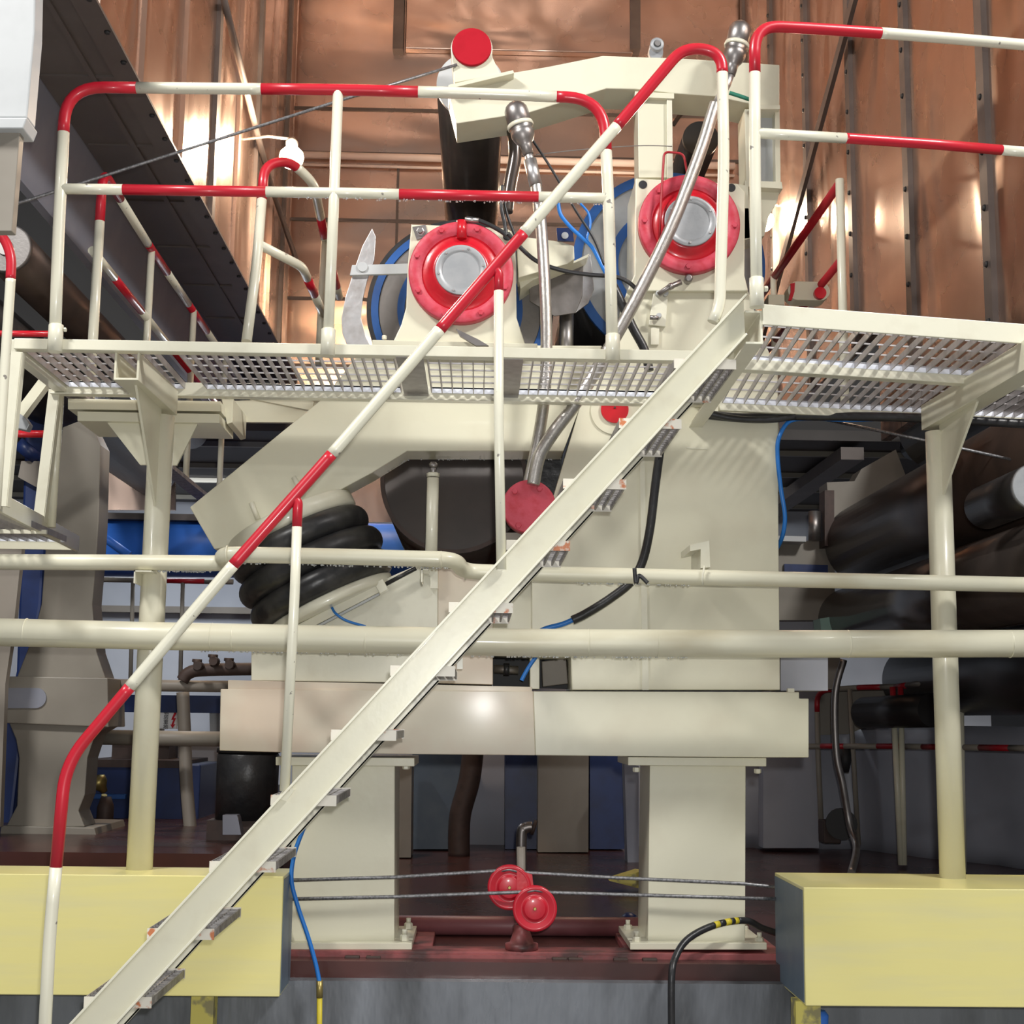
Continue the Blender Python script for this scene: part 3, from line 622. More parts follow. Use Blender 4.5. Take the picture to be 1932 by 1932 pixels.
# doctor bracket and steel guards
t = thing('scraper_bracket', 'cream bracket with slanted lower lip between the two bearing housings', 'bracket', at(1030, 520, YM))
MB().plate([(974, 445), (1060, 456), (1083, 464), (1084, 488), (1070, 498), (978, 524)], 7.02, .16, 'cream').build('bracket_plate', t, .004)
MB().plate([(978, 524), (1070, 498), (1112, 478), (1108, 486), (1006, 528), (982, 545)], 7.10, .22, 'creamw').build('lip', t, .003)
MB().plate([(1050, 430), (1080, 430), (1083, 455), (1052, 453)], 7.0, .02, 'blued').build('scale_tag', t)
MB().disc(1066, 444, 7, 6.995, .008, 'white', 20).build('white_dot', t)
t = thing('splash_guard', 'stainless steel hexagonal splash guard between the two bearing housings', 'guard', at(1060, 590, 7.3))
MB().plate([(998, 535), (1030, 512), (1100, 500), (1098, 560), (1086, 590), (1046, 596), (1000, 568)], 7.22, .012, 'smudge').build('front_plate', t, .002)
MB().prism([at(1100, 500, 7.22), at(1114, 478, 7.22), at(1121, 545, 7.22), at(1110, 572, 7.22), at(1086, 590, 7.22), at(1098, 560, 7.22)], (0, .012, 0), 'steel').build('side_wing', t, .002)
tag(MB().tube([at(1069, 590, 7.3), at(1068, 700, 7.3)], px(14, 7.3), 'shaft', 20).build('shaft'), 'dull steel vertical shaft below the hexagonal splash guard', 'shaft')
t = thing('splash_guard', 'curved silvery splash guard left of the left roll', 'guard', at(670, 650, 7.1))
out = [(702, 431), (684, 464), (668, 510), (652, 560), (644, 600), (646, 630), (656, 655)]; inn = [(700, 655), (690, 635), (681, 600), (684, 565), (692, 530), (706, 490), (709, 446)]
MB().plate(out + inn, 7.12, .014, 'steel').build('curved_plate', t, .002)
MB().plate([(664, 500), (770, 497), (770, 516), (660, 519)], 7.10, .02, 'white').build('stay_bar', t, .002)
MB().disc(684, 503, 10, 7.092, .012, 'white', 24).build('pivot', t)

# ------------------------------------------------------------------ rolls
def roll(name, label, u, v, R, Y, L, body, rings, cat='roll'):
    o = at(u, v, Y); k = Y / F; t = thing(name, label, cat, o)
    MB().lathe(o + Vector((0, .02, 0)), (0, 1, 0), [(0, R * k), (L, R * k)], body, 80).build('roll_body', t)
    for nm, ro, ri, y, m in rings:
        MB().lathe(o, (0, 1, 0), [(y + .03, ri * k), (y, ri * k), (y, ro * k), (y + .03, ro * k)], m, 80, False, ri < 1).build(nm, t)
    return t
YR = 7.34
roll('press_roll', 'large dark roll with a blue end ring behind the left bearing housing', 868, 584, 182, YR, 4.6, 'rollb',
     [('dark_rim', 182, 172, 0, 'black'), ('blue_ring', 173, 159, -.004, 'blue'), ('end_face', 158, .1, .004, 'face'), ('inner_blue_ring', 122, 108, -.006, 'blue')])
roll('press_roll', 'large grey-faced roll with a blue end ring behind the right bearing housing', 1262, 500, 190, YR + .08, 4.6, 'rollb',
     [('blue_ring', 190, 172, -.004, 'blue'), ('end_face', 173, .1, .004, 'plate'), ('inner_blue_ring', 118, 100, -.006, 'blue')])
roll('press_roll', 'dark hollow lower roll seen under the arch of the press arm', 857, 907, 140, 7.36, 3.7, 'roll',
     [('rim', 141, 133, -.01, 'rust'), ('end_face', 134, .1, .006, 'roll')])
fr = roll('felt_roll', 'slim pale-ended felt roll behind the tip of the top arm', 887, 160, 67, 7.3, 4.8, 'roll', [('end_disc', 67, .1, -.006, 'white')])
MB().tube([at(887, 160, 7.3) - Vector((0, .2, 0)), at(887, 160, 7.3) + Vector((0, .03, 0))], .045, 'shaft', 20).build('journal', fr)
roll('felt_roll', 'dark roll end visible under the right half of the top arm', 1322, 262, 36, 7.6, 4.5, 'roll', [('end_face', 36, .1, -.006, 'rollb')])
tag(MB().plate([(930, 868), (1062, 858), (1050, 950), (1012, 905), (960, 900), (930, 880)], 7.4, .05, 'black').build('rubber_apron'), 'shiny black sheet hanging behind the faded red valve cap', 'sheet')

# ------------------------------------------------------------------ top arm
t = thing('top_beam', 'long cream top arm reaching left above the bearing housings', 'arm', at(1150, 230, YM))
MB().plate([(844, 163), (972, 136), (1032, 126), (1137, 105), (1288, 110), (1471, 122), (1471, 208), (1352, 182), (1270, 176), (1200, 168), (1144, 167), (999, 212), (861, 233)], YM, .26, 'cream').build('arm_plate', t, .005)
MB().plate([(1420, 196), (1472, 198), (1472, 206), (1420, 206)], YM - .02, .3, 'cream').build('corner_plate', t, .003)
def bcap(label, name):
    t2 = thing(name, label, 'bearing', at(892, 145, 6.94))
    o = at(890, 91, 6.94); k = 6.94 / F; pp = [at(857, 156, 6.94), at(944, 140, 6.94)]
    arc = [o + Vector((math.cos(a_), 0, math.sin(a_))) * 42 * k for a_ in [math.radians(x) for x in range(-18, 205, 14)]]
    MB().prism([pp[0], pp[1]] + arc, (0, .2, 0), 'cream').build('housing', t2, .004)
    MB().lathe(o, (0, -1, 0), [(0, 39.5 * k), (.018, 39.5 * k), (.02, 38 * k)], 'capred', 48).build('end_cap', t2)
    MB().plate([(846, 160), (968, 132), (970, 138), (846, 168)], 6.93, .26, 'cream').build('foot_plate', t2, .002)
bcap('small cream bearing block with a round red cap on the tip of the top arm', 'bearing_block')
t = thing('upright', 'cream upright between the top arm and the right bearing housing', 'post', at(1233, 335, YM))
MB().plate([(1203, 180), (1258, 180), (1258, 335), (1205, 335)], YM + .02, .2, 'cream').build('web', t, .003)
MB().plate([(1258, 184), (1268, 186), (1270, 337), (1259, 335)], YM - .0, .24, 'creamw').build('flange', t, .002)
MB().plate([(1198, 172), (1272, 176), (1272, 186), (1198, 183)], YM - .01, .26, 'cream').build('head_plate', t, .002)
t = thing('upright', 'cream upright with a recessed panel at the right end of the top arm', 'post', at(1445, 360, YM))
MB().plate([(1405, 206), (1424, 206), (1426, 345), (1408, 345)], YM + .02, .2, 'cream').build('flange', t, .002)
MB().plate([(1424, 206), (1462, 206), (1464, 345), (1426, 345)], YM + .09, .05, 'white').build('recessed_web', t)
MB().plate([(1462, 206), (1471, 206), (1473, 345), (1464, 345)], YM + .02, .2, 'cream').build('flange', t, .002)
MB().plate([(1405, 340), (1475, 343), (1477, 356), (1405, 352)], YM, .26, 'cream').build('base_plate', t, .002)
q = MB().plate([(1400, 356), (1472, 356), (1466, 382), (1450, 410), (1442, 445), (1400, 455)], YM + .06, .16, 'cream'); q.build('curved_bracket', t, .003)
MB().plate([(1400, 392), (1420, 392), (1421, 448), (1408, 452), (1400, 450)], YM - .01, .1, 'cream').build('front_lug', t, .003)
t = thing('pipe_stub', 'short grey threaded pipe stub standing on the top arm', 'pipe', at(1240, 108, 7.1))
MB().tube([at(1237, 110, 7.12), at(1238, 98, 7.0)], px(14, 7.1), 'plate', 18).build('stem', t)
MB().lathe(at(1240, 83, 6.98), (0, -1, 0), [(-.12, px(14, 7)), (0, px(14, 7)), (.004, px(8, 7)), (-.02, px(7, 7))], 'plate', 24).build('sleeve', t)
MB().disc(1241, 81, 6, 6.972, .01, 'shaft', 16).build('plug', t)

# ------------------------------------------------------------------ steel hoses with swivel joints
def hose(label, pts, Y, r, joint, jr, stem):
    t = thing('steel_hose', label, 'hose', at(*pts[-1], Y))
    P = smooth([at(u, v, Y) for u, v in pts], 10); MB().tube(P, px(r, Y), 'hose', 18).build('braided_tube', t)
    p, q = at(*joint[0], Y), at(*joint[1], Y); d = (q - p); L = d.length; k = px(jr, Y)
    MB().lathe(p, d, [(a_ * L, b_ * k) for a_, b_ in ((0, .15), (.03, .5), (.08, .8), (.15, .97), (.22, 1), (.40, 1.0), (.42, .9))], 'shaft', 28).build('swivel_head', t)
    MB().lathe(p + d * .42, d, [(0, k * 1.08), (.012, k * 1.12), (.022, k * 1.08)], 'creamw', 28).build('seal_ring', t)
    MB().lathe(p, d, [(a_ * L, b_ * k) for a_, b_ in ((.46, .95), (.50, 1.02), (.54, .9), (.56, .98), (.64, .98), (.70, .88), (.76, .72), (.80, .55), (.84, .5), (1, .42))], 'shaft', 28).build('swivel_body', t)
    MB().tube([q - d * .04] + [at(*c, Y) for c in stem], px(8.5, Y), 'steel', 16).build('stem', t)
    return t
hose('braided steel hose hanging from the joint under the left part of the top arm', [(1011, 345), (1016, 385), (1022, 440), (1028, 540), (1031, 640), (1028, 740), (1015, 830), (996, 915)], 6.86, 11.5, ((969, 192), (997, 292)), 24, [(1000, 300), (1011, 350)])
hose('braided steel hose slanting from top right across the right bearing cover', [(1350, 196), (1341, 224), (1320, 290), (1270, 420), (1210, 545), (1150, 655), (1090, 755), (1045, 815), (1018, 860), (1006, 915)], 6.80, 12.5, ((1400, 40), (1378, 142)), 23, [(1372, 158), (1349, 200)])
P = [at(1000, 300, 6.86), at(1010, 350, 6.86)]
tag(MB().tube([at(1000, 302, 6.86), at(1011, 350, 6.86)], px(13, 6.86), 'steel', 20).build('hose_ferrule'), 'bright steel ferrule below the left swivel joint', 'fitting')
t = thing('round_valve', 'faded red round cap at the foot of the two steel hoses', 'cap', at(998, 1005, 6.86))
MB().lathe(at(998, 957, 6.86), (0, -1, 0), [(-.12, px(48, 6.86)), (0, px(50, 6.86)), (.01, px(51, 6.86)), (.03, px(51, 6.86)), (.034, px(49, 6.86))], 'pinkred', 48).build('cap_disc', t)
for a_ in (60, 132, 240, 300): MB().hexbolt(at(998 + 40 * math.cos(math.radians(a_)), 957 - 40 * math.sin(math.radians(a_)), 6.826), .016, .012, 'pinkred').build('bolt', t)
MB().plate([(950, 1005), (1040, 1005), (1000, 1080), (945, 1075)], 6.99, .1, 'beige').build('support_plate', t)

# latch on the side frame
t = thing('sight_block', 'small clear-looking block with bright round studs on the right machine frame', 'block', at(1243, 610, 6.99))
MB().plate([(1233, 551), (1261, 551), (1256, 616), (1224, 613)], 6.975, .025, 'creamw').build('backing', t, .003)
for u, v in ((1241, 556), (1255, 556), (1242, 598)): MB().lathe(at(u, v, 6.975), (0, -1, 0), [(0, .014), (.03, .014), (.034, .011)], 'white', 16).build('stud', t)
MB().tube([at(1226, 599, 6.95), at(1242, 600, 6.95)], .012, 'shaft', 10).build('side_plug', t)
MB().plate([(1228, 618), (1244, 618), (1243, 650), (1228, 650)], 6.985, .012, 'creamw').build('strip', t)
t = thing('grease_fitting', 'grey threaded grease line fitting under the right red flange', 'fitting', at(1270, 540, 6.93))
MB().tube([at(1242, 556, 6.93), at(1262, 542, 6.92), at(1285, 532, 6.92)], px(5.5, 6.9), 'shaft', 14).build('nipple', t)
MB().lathe(at(1297, 530, 6.96), (0, -1, 0), [(0, px(8, 6.9)), (.05, px(8, 6.9)), (.055, px(5, 6.9))], 'shaft', 16).build('elbow', t)
MB().lathe(at(1262, 542, 6.92), at(1285, 532, 6.92) - at(1262, 542, 6.92), [(0, px(7, 6.9)), (.02, px(7, 6.9))], 'steel', 6).build('nut', t)

# cables and hoses
def cable(label, pts, r, m, Y, name='cable', cat='cable', seg=10):
    P = [at(p[0], p[1], p[2] if len(p) > 2 else Y) for p in pts]
    return tag(MB().tube(smooth(P, 8), px(r, Y), m, seg).build(name), label, cat)
cable('black rubber hose running from the left housing past the right one into the walkway', [(958, 440), (985, 470), (1015, 494), (1060, 510), (1110, 518), (1160, 522), (1185, 532), (1200, 545)], 4.2, 'black', 6.90)
cable('thick black cable hose going down behind the walkway between the housings', [(1150, 525), (1172, 570), (1195, 620), (1216, 660), (1225, 700)], 9, 'black', 6.88)
cable('dark thin cable hanging past the second swivel joint', [(1003, 262), (1040, 318), (1085, 395), (1120, 450), (1140, 500)], 2.6, 'black', 6.9)
cable('blue air tube pair looping beside the scraper bracket', [(1053, 380), (1058, 405), (1078, 430), (1100, 450), (1118, 468), (1135, 500), (1150, 530)], 4, 'bluel', 6.93, 'air_hose', 'hose')
cable('thin blue air tube loop in front of the right roll', [(1095, 384), (1110, 402), (1114, 425), (1108, 450), (1118, 468)], 2.4, 'bluel', 6.93, 'air_hose', 'hose')
cable('black hose arching over the red flange of the left bearing housing', [(880, 412), (900, 415), (925, 425), (948, 438), (955, 445)], 4.5, 'black', 6.9)
cable('black wire bundle rising from the bolt hole of the left housing', [(955, 444), (952, 420), (946, 390), (948, 350)], 4, 'black', 6.9)
cable('second black wire dropping to the bolt hole of the left housing', [(978, 460), (962, 420), (953, 390), (948, 352)], 3, 'black', 6.92)
cable('dark curved pipe going up behind the left swivel joint', [(966, 235), (972, 290), (962, 350), (955, 400)], 13, 'roll', 7.2, 'pipe', 'pipe', 16)
tag(MB().tube([at(877, 414, 6.9), at(903, 416, 6.9)], px(5, 6.9), 'steel', 12).build('hose_ferrule'), 'bright steel ferrule over the left red flange', 'fitting')
cable('black hose hanging down the right machine frame and looping left under the stairs', [(1247, 838), (1236, 920), (1226, 1000), (1212, 1060), (1190, 1098), (1150, 1130), (1105, 1158), (1080, 1170)], 8.5, 'black', 6.72)
cable('black cable tie knotted around the thin pipe on the right frame', [(1197, 1072), (1200, 1100), (1206, 1086), (1222, 1100)], 4, 'black', 6.49, 'cable_tie', 'tie')
cable('blue air hose bundle leaving the black hose towards the middle', [(1082, 1169), (1060, 1178), (1030, 1186), (1010, 1196)], 5, 'bluel', 6.74, 'air_hose', 'hose')
cable('short blue hose hanging below the thick pipe in the middle', [(1012, 1238), (1000, 1255), (990, 1272), (984, 1284)], 4, 'bluel', 7.05, 'air_hose', 'hose')
cable('black cable bundle under the rear edge of the platform', [(1330, 782), (1400, 788), (1480, 785), (1600, 786), (1720, 788), (1940, 800)], 9, 'black', 6.97)
cable('black hose sagging beneath the platform over the machine frame', [(1338, 780), (1390, 790), (1450, 792), (1500, 786)], 6.5, 'black', 6.94)
cable('blue hose under the rear edge of the platform dropping along the frame', [(1760, 787), (1680, 790), (1600, 792), (1530, 790), (1490, 795), (1470, 825), (1467, 860), (1473, 920), (1481, 975, 7.0), (1475, 1015, 7.06), (1460, 1045, 7.25)], 4.2, 'bluel', 6.98, 'air_hose', 'hose')
cable('green strap hanging under the top arm', [(1376, 175), (1395, 181), (1415, 188)], 4, 'green', 6.93, 'strap', 'strap')
cable('thin wire strung past the first upright of the top arm', [(1010, 292), (1100, 282), (1205, 275), (1268, 276)], 1, 'shaft', 6.9, 'wire', 'wire')
cable('dark curved bracket rod right of the first upright', [(1270, 236), (1285, 215), (1300, 206), (1320, 206)], 4.5, 'rust', 7.3, 'rod', 'rod')
cable('blue hose hanging in front of the left pedestal down to the lower floor', [(576, 1555), (556, 1610), (550, 1660), (562, 1710), (582, 1770), (596, 1820), (603, 1855)], 4, 'bluel', 6.62, 'air_hose', 'hose')
t = thing('hose_tail', 'brass and yellow hose coupling below the blue hose at bottom left', 'coupling', at(603, 1930, 6.62))
MB().tube([at(603, 1850, 6.62), at(603, 1882, 6.62)], px(6, 6.62), 'brass', 12).build('brass_coupling', t)
MB().tube([at(603, 1882, 6.62), at(602, 2016, 6.62)], px(5, 6.62), 'tape', 12).build('yellow_hose', t)
P = [(1490, 1768, 7.0), (1440, 1752, 6.95), (1406, 1737, 6.9), (1350, 1745, 6.8), (1300, 1770, 6.72), (1275, 1805, 6.66), (1267, 1850, 6.6), (1268, 1990, 6.6)]
P3_ = smooth([at(*p) for p in P], 10)
q = MB(); banded(q, P3_, px(6.5, 6.7), [('black', .27), ('tape', .29), ('black', .31), ('tape', .34), ('black', .37), ('tape', .395), ('black', 1)], 12)
tag(q.build('cable'), 'black cable wrapped with yellow tape arching beside the right pedestal', 'cable')

# top thin cables across the scene
tag(MB().tube([at(-30, 404, 6.45), at(20, 388, 6.5), at(640, 190, 6.85), at(862, 122, 6.93)], .008, 'rope', 8).build('wire_rope'), 'thin steel rope rising from the left edge to the top arm', 'rope')
tag(MB().tube([at(1535, 787, 8.2), at(1740, 830, 8.0), at(1990, 885, 7.8)], .009, 'rope', 8).build('wire_rope'), 'thin steel rope sloping down under the right platform', 'rope')

# hanging water drops
M['water'] = mat('water_drop', (.9, .93, .95), .06); M['water'].node_tree.nodes['Principled BSDF'].inputs['Transmission Weight'].default_value = .8
def drops(name_, label, segs, n):
    q = MB()
    for _ in range(n):
        a_, b_, off = random.choice(segs); p = Vector(a_).lerp(Vector(b_), random.random()); rr_ = random.uniform(.0028, .0052)
        p = p + Vector((0, random.uniform(-.012, .012), -off - rr_ * .6))
        q.lathe(p - Vector((0, 0, rr_)), (0, 0, 1), [(0, .0003), (rr_ * .35, rr_ * .75), (rr_, rr_), (rr_ * 1.6, rr_ * .75), (rr_ * 2.1, .0006)], 'water', 7)
    o = tag(q.build(name_), label, 'water drops'); o['kind'] = 'stuff'
drops('water_drops', 'water drops hanging under the thin pipe and its loop', [(at(300, 1062, 6.54), at(400, 1063, 6.54), r2), (at(430, 1046, 6.36), at(850, 1056, 6.36), r2), (at(1080, 1084, 6.56), at(1300, 1089, 6.56), r2)], 170)
drops('water_drops', 'water drops hanging under the thick pipe', [(at(380, 1201, 6.52), at(960, 1212, 6.52), px(26, 6.52)), (at(960, 1212, 6.52), at(1300, 1214, 6.52), px(26, 6.52))], 150)
drops('water_drops', 'water drops under the middle rail of the walkway railing', [(at(560, 363, Y0), at(1140, 374, Y0), rr * .92)], 90)
drops('water_drops', 'water drops along the arched edge of the big sloping lever', [(at(768, 866, 7.2), at(1060, 866, 7.2), 0), (at(700, 905, 7.2), at(768, 867, 7.2), 0)], 60)
# ------------------------------------------------------------------ pulleys and ropes
t = thing('pulley_stand', 'rusty red post carrying the two red rope pulleys', 'stand', at(983, 1790, 6.98))
MB().tube([at(983, 1598, 6.98), at(984, 1760, 6.98)], px(8, 7), 'beiged', 14).build('post', t)
MB().lathe(at(984, 1792, 6.98), (0, 0, 1), [(0, px(30, 7)), (.03, px(30, 7)), (.035, px(22, 7)), (.09, px(15, 7)), (.12, px(15, 7))], 'solered', 20).build('base_socket', t)
MB().plate([(975, 1640), (1004, 1650), (1012, 1720), (975, 1700)], 6.885, .07, 'scarlet').build('pulley_bracket', t)
def pulley(label, u, v, R, Y):
    o = at(u, v, Y); k = Y / F; t = thing('rope_pulley', label, 'pulley', o - Vector((0, 0, R * k)))
    MB().lathe(o, (0, -1, 0), [(-.028, R * k), (-.02, R * k), (-.012, R * .86 * k), (.0, R * .86 * k), (.008, R * k), (.016, R * k), (.016, R * .86 * k), (.002, R * .66 * k), (.002, R * .52 * k), (.012, R * .5 * k), (.014, R * .45 * k), (.014, .006)], 'red', 48).build('wheel', t)
    MB().lathe(o + Vector((0, -.014, 0)), (0, -1, 0), [(0, .0085), (.008, .006)], 'brass', 12).build('axle', t)
pulley('upper red rope pulley, partly behind the other', 961, 1674, 40, 6.90)
pulley('lower red rope pulley in front of the other', 1009, 1714, 40.5, 6.86)
def rope(label, pts, Y): return tag(MB().tube([at(u, v, Y) for u, v in pts], px(3.4, Y), 'rope', 10).build('wire_rope'), label, 'rope')
rope('upper steel rope over the upper red pulley between the yellow boxes', [(470, 1663), (745, 1655), (940, 1643), (961, 1640), (985, 1646), (1160, 1656), (1400, 1667), (1560, 1684)], 6.895)
rope('lower steel rope over the lower red pulley between the yellow boxes', [(470, 1698), (745, 1692), (985, 1683), (1009, 1679), (1040, 1684), (1250, 1690), (1560, 1699)], 6.855)
# ================================================================== FAR LEFT ITEMS
t = thing('ceiling_box', 'white steel box beam end hanging at the top left corner', 'box', at(20, 240, 5.0))
MB().plate([(-160, -90), (68, -90), (65, 60), (51, 222), (-160, 222)], 5.0, .1, 'white').build('box_shell', t, .006)
MB().plate([(-160, 222), (51, 222), (43, 242), (-160, 242)], 4.98, .13, 'white').build('lower_lip', t, .004)
MB().plate([(-160, 242), (38, 242), (22, 436), (-160, 436)], 5.02, .05, 'beige').build('lower_post', t, .003)
t = thing('guard_railing', 'red-topped cream railing post cut off by the left picture edge', 'railing', at(2, 1000, 5.85))
pts = fillet([at(-160, 432, 5.85), at(2, 438, 5.85), at(22, 480, 5.85), at(20, 530, 5.85), at(2, 800, 5.85), at(-8, 960, 5.85)], .10)
pband(MB(), pts, px(9.5, 5.85), 'red', [at(20, 527, 5.85)]).build('rail_tube', t)
t = thing('hanging_landing', 'cream angle-steel frame with a lower grated landing at the left edge', 'landing', at(60, 1000, 6.4))
def L(mb, p, q, w, m='creamw'):
    p = Vector(p); q = Vector(q); return mb.beam(p, q, w, .008, m, (0, 1, .001)).beam(p + Vector((w / 2, w / 2, 0)), q + Vector((w / 2, w / 2, 0)), .008, w, m, (0, 1, .001))
zl2 = at(0, 950, 6.02).z
q = MB(); L(q, at(31, 664, 5.99), at(2, 955, 5.99), .045); q.build('post', t)
q = MB(); L(q, at(102, 735, 6.76), at(72, 985, 6.76), .05); q.build('post', t)
MB().tube([at(114, 735, 6.85), at(97, 995, 6.85)], px(8, 6.85), 'creamw', 14).build('post', t)
pa = at(-6, 945, 6.0); pb = Vector((pa.x + .06, 7.3, pa.z - .02)); pb = atz(146, 1026, pa.z)
MB().beam(pa, pb, .02, .085, 'cream').build('side_beam', t, .002)
MB().beam(at(-120, 1001, 6.7), at(88, 1004, 6.7), .02, .02, 'creamw').build('cross_beam', t)
pc = pa.lerp(pb, .98); MB().beam(pc, pc - Vector((1.2, 0, 0)), .02, .075, 'cream').build('rear_beam', t)
grating(pa.x - 1.0, pa.x - .02, 6.05, 7.1, pa.z - .01, parent=t)
MB().beam(at(88, 718, 6.9), at(40, 782, 6.9), .06, .05, 'cream').build('knee_brace', t)
MB().plate([(22, 775), (36, 772), (56, 800), (50, 812), (24, 806)], 6.95, .06, 'plate').build('clamp_shoe', t, .004)
tag(MB().tube([at(-60, 818, 7.3), at(90, 819, 7.3)], px(7, 7.3), 'scarlet', 14).build('red_pipe'), 'short horizontal red pipe behind the left landing frame', 'pipe')
tag(MB().tube([at(-60, 629, 7.1), at(95, 630, 7.1)], px(6, 7.1), 'scarlet', 14).build('red_pipe'), 'short horizontal red pipe just above the left end of the walkway', 'pipe')
# rolls at left under the canopy
def yroll(name, label, x, z, rr, y0, y1, m, cat='roll', endm=None, seg=48):
    t = thing(name, label, cat, (x, y0, z - rr))
    MB().lathe((x, y0, z), (0, 1, 0), [(0, rr), (y1 - y0, rr)], m, seg).build('roll_body', t)
    if endm: MB().lathe((x, y0 - .02, z), (0, 1, 0), [(0, rr * .92), (.02, rr)], endm, seg).lathe((x, y0 - .03, z), (0, 1, 0), [(0, rr * .3), (.03, rr * .35)], 'shaft', 24).build('end_face', t)
    return t
p = at(20, 470, 7.4)
yroll('guide_roll', 'brown-lit guide roll behind the left walkway railing', p.x - .02, p.z, .14, 7.4, 12.4, 'rollc', endm='face')
p = at(-60, 560, 7.4)
yroll('guide_roll', 'dark guide roll at the far left below the brown one', p.x - .15, p.z - .05, .24, 7.2, 12.4, 'rollb', endm='face')

# ================================================================== BACKGROUND LEFT
YF = 8.6
t = thing('machine_column', 'tall grey-beige machine column behind the left cream column', 'column', at(100, 1580, YF))
MB().plate([(118, 806), (165, 788), (190, 840), (186, 985), (181, 1060), (174, 1140), (182, 1230), (200, 1282), (30, 1282), (62, 1200), (78, 1140), (84, 1060), (92, 960)], YF, .22, 'beige').build('upper_column', t, .006)
MB().plate([(8, 1276), (203, 1279), (205, 1370), (205, 1372), (4, 1364)], YF - .04, .4, 'beige').build('middle_block', t, .006)
MB().plate([(17, 1364), (205, 1370), (180, 1385), (165, 1430), (160, 1500), (148, 1530), (160, 1560), (10, 1562), (32, 1520), (36, 1430), (30, 1395)], YF, .25, 'beige').build('lower_leg', t, .006)
MB().plate([(2, 1558), (178, 1562), (182, 1578), (0, 1574)], YF - .05, .7, 'beige').build('foot', t, .004)
o1, o2 = at(3, 1317, YF - .05), at(68, 1317, YF - .05); rs = px(18.5, YF)
pts = [o1 + Vector((0, 0, rs)), o1 - Vector((0, 0, rs))] + [o2 + Vector((math.sin(a_), 0, -math.cos(a_))) * rs for a_ in [math.pi * i / 12 for i in range(13)]]
MB().prism(pts, (0, .012, 0), 'ductside').build('slot', t)
t = thing('machine_column', 'grey steel plate edge at the left border behind the pipes', 'column', at(-20, 1290, 8.3))
MB().plate([(-160, 990), (46, 990), (26, 1180), (10, 1290), (0, 1560), (-160, 1560)], 8.3, .06, 'beiged').build('plate', t)
t = thing('blue_column', 'dark blue rounded column beside the grey-beige machine column', 'column', at(50, 1575, 9.4))
MB().plate([(48, 780), (96, 780), (80, 1100), (78, 1140), (68, 1200), (58, 1270), (40, 1400), (20, 1575), (-60, 1575), (0, 1400), (30, 1266)], 9.4, .3, 'blued').build('column_body', t, .02)
p = at(60, 850, 9.38)
tag(MB().tube([at(46, 860, 9.38), at(62, 842, 9.38)], .09, 'blued', 16).build('blue_motor'), 'small dark blue cylinder behind the left landing frame', 'motor')
tag(MB().plate([(40, 870), (75, 870), (70, 920), (34, 900)], 9.35, .1, 'beiged').build('gear_case'), 'grey-beige casing behind the left landing frame', 'casing')
# blue duct
d0 = at(150, 1032, 11.5); t = thing('air_duct', 'large bright blue horizontal duct behind the left column', 'duct', d0)
MB().tube([at(60, 1032, 11.5), at(430, 1036, 11.5), at(735, 1042, 11.5), at(960, 1046, 11.5)], px(54, 11.5), 'ductblue', 40).build('duct_tube', t)
MB().tube([at(182, 1004, 10.9), at(244, 1048, 10.9)], px(8, 10.9), 'ductblue', 14).build('strut', t)
MB().plate([(150, 966), (480, 972), (480, 984), (150, 978)], 11.3, .3, 'batten').build('ledge', t)
t = thing('far_railing', 'far red and cream railing below the blue duct', 'railing', at(330, 1280, 14))
banded(MB(), [at(170, 1093, 14), at(440, 1098, 14)], px(5, 14), [('scarlet', .07), ('beige', .5), ('scarlet', .8), ('beige', 1)], 10).build('top_rail', t)
for u in (340, 246): MB().tube([at(u + 5, 1096, 14), at(u, 1290, 14)], px(4, 14), 'beige', 8).build('post', t)
tag(MB().box(at(120, 1141, 17.25), at(500, 1160, 17.4), 'beiged').build('cable_tray'), 'brown horizontal beam across the white far wall', 'beam')
# valve manifold
t = thing('valve_manifold', 'dark pipe manifold with three valves left of the bellows block', 'manifold', at(410, 1280, 7.9))
MB().tube(smooth([at(344, 1284, 8.85), at(356, 1270, 8.85), at(385, 1264, 8.85), at(490, 1262, 8.85)]), px(12, 8.85), 'rust', 16).build('manifold_pipe', t)
for u, v in ((372, 1252), (402, 1243), (432, 1250)):
    q = MB().tube([at(u, v + 10, 8.81), at(u, v - 8, 8.81)], px(7, 8.81), 'rust', 12)
    q.tube([at(u - 9, v - 6, 8.81), at(u + 9, v - 5, 8.81)], px(3, 8.81), 'rust', 8).lathe(at(u, v + 4, 8.72), (0, 1, 0), [(0, px(8, 8.8)), (.1, px(8, 8.8))], 'rust', 14); q.build('valve', t)
# pipes and blue machines below
tag(MB().tube([at(196, 1292, 8.9), at(470, 1296, 8.9)], px(11, 8.9), 'beiged', 18).build('pipe'), 'grey-brown horizontal pipe under the valve manifold', 'pipe')
tag(MB().tube([at(190, 1391, 9.0), at(460, 1395, 9.0)], px(14, 9), 'beige', 18).build('pipe'), 'grey horizontal pipe above the blue tank', 'pipe')
tag(MB().box(at(196, 1310, 10.4), at(440, 1346, 10.6), 'blued').build('blue_beam'), 'dark blue horizontal beam behind the left column', 'beam')
tag(MB().tube(smooth([at(345, 1306, 9.3), at(349, 1400, 9.3), at(352, 1480, 9.3), at(360, 1574, 9.3)]), px(12, 9.3), 'beiged', 16).build('pipe'), 'grey vertical pipe in front of the blue tank', 'pipe')
t = thing('blue_tank', 'dark blue tank with a ledge behind the left column', 'tank', at(290, 1575, 9.9))
MB().box(at(163, 1440, 9.9), at(412, 1577, 10.7), 'blued').build('tank_body', t, .01)
MB().box(at(160, 1433, 9.88), at(392, 1442, 10.7), 'rust').build('lid_edge', t)
MB().box(at(160, 1498, 9.84), at(240, 1507, 9.9), 'blue').build('ledge', t, .004)
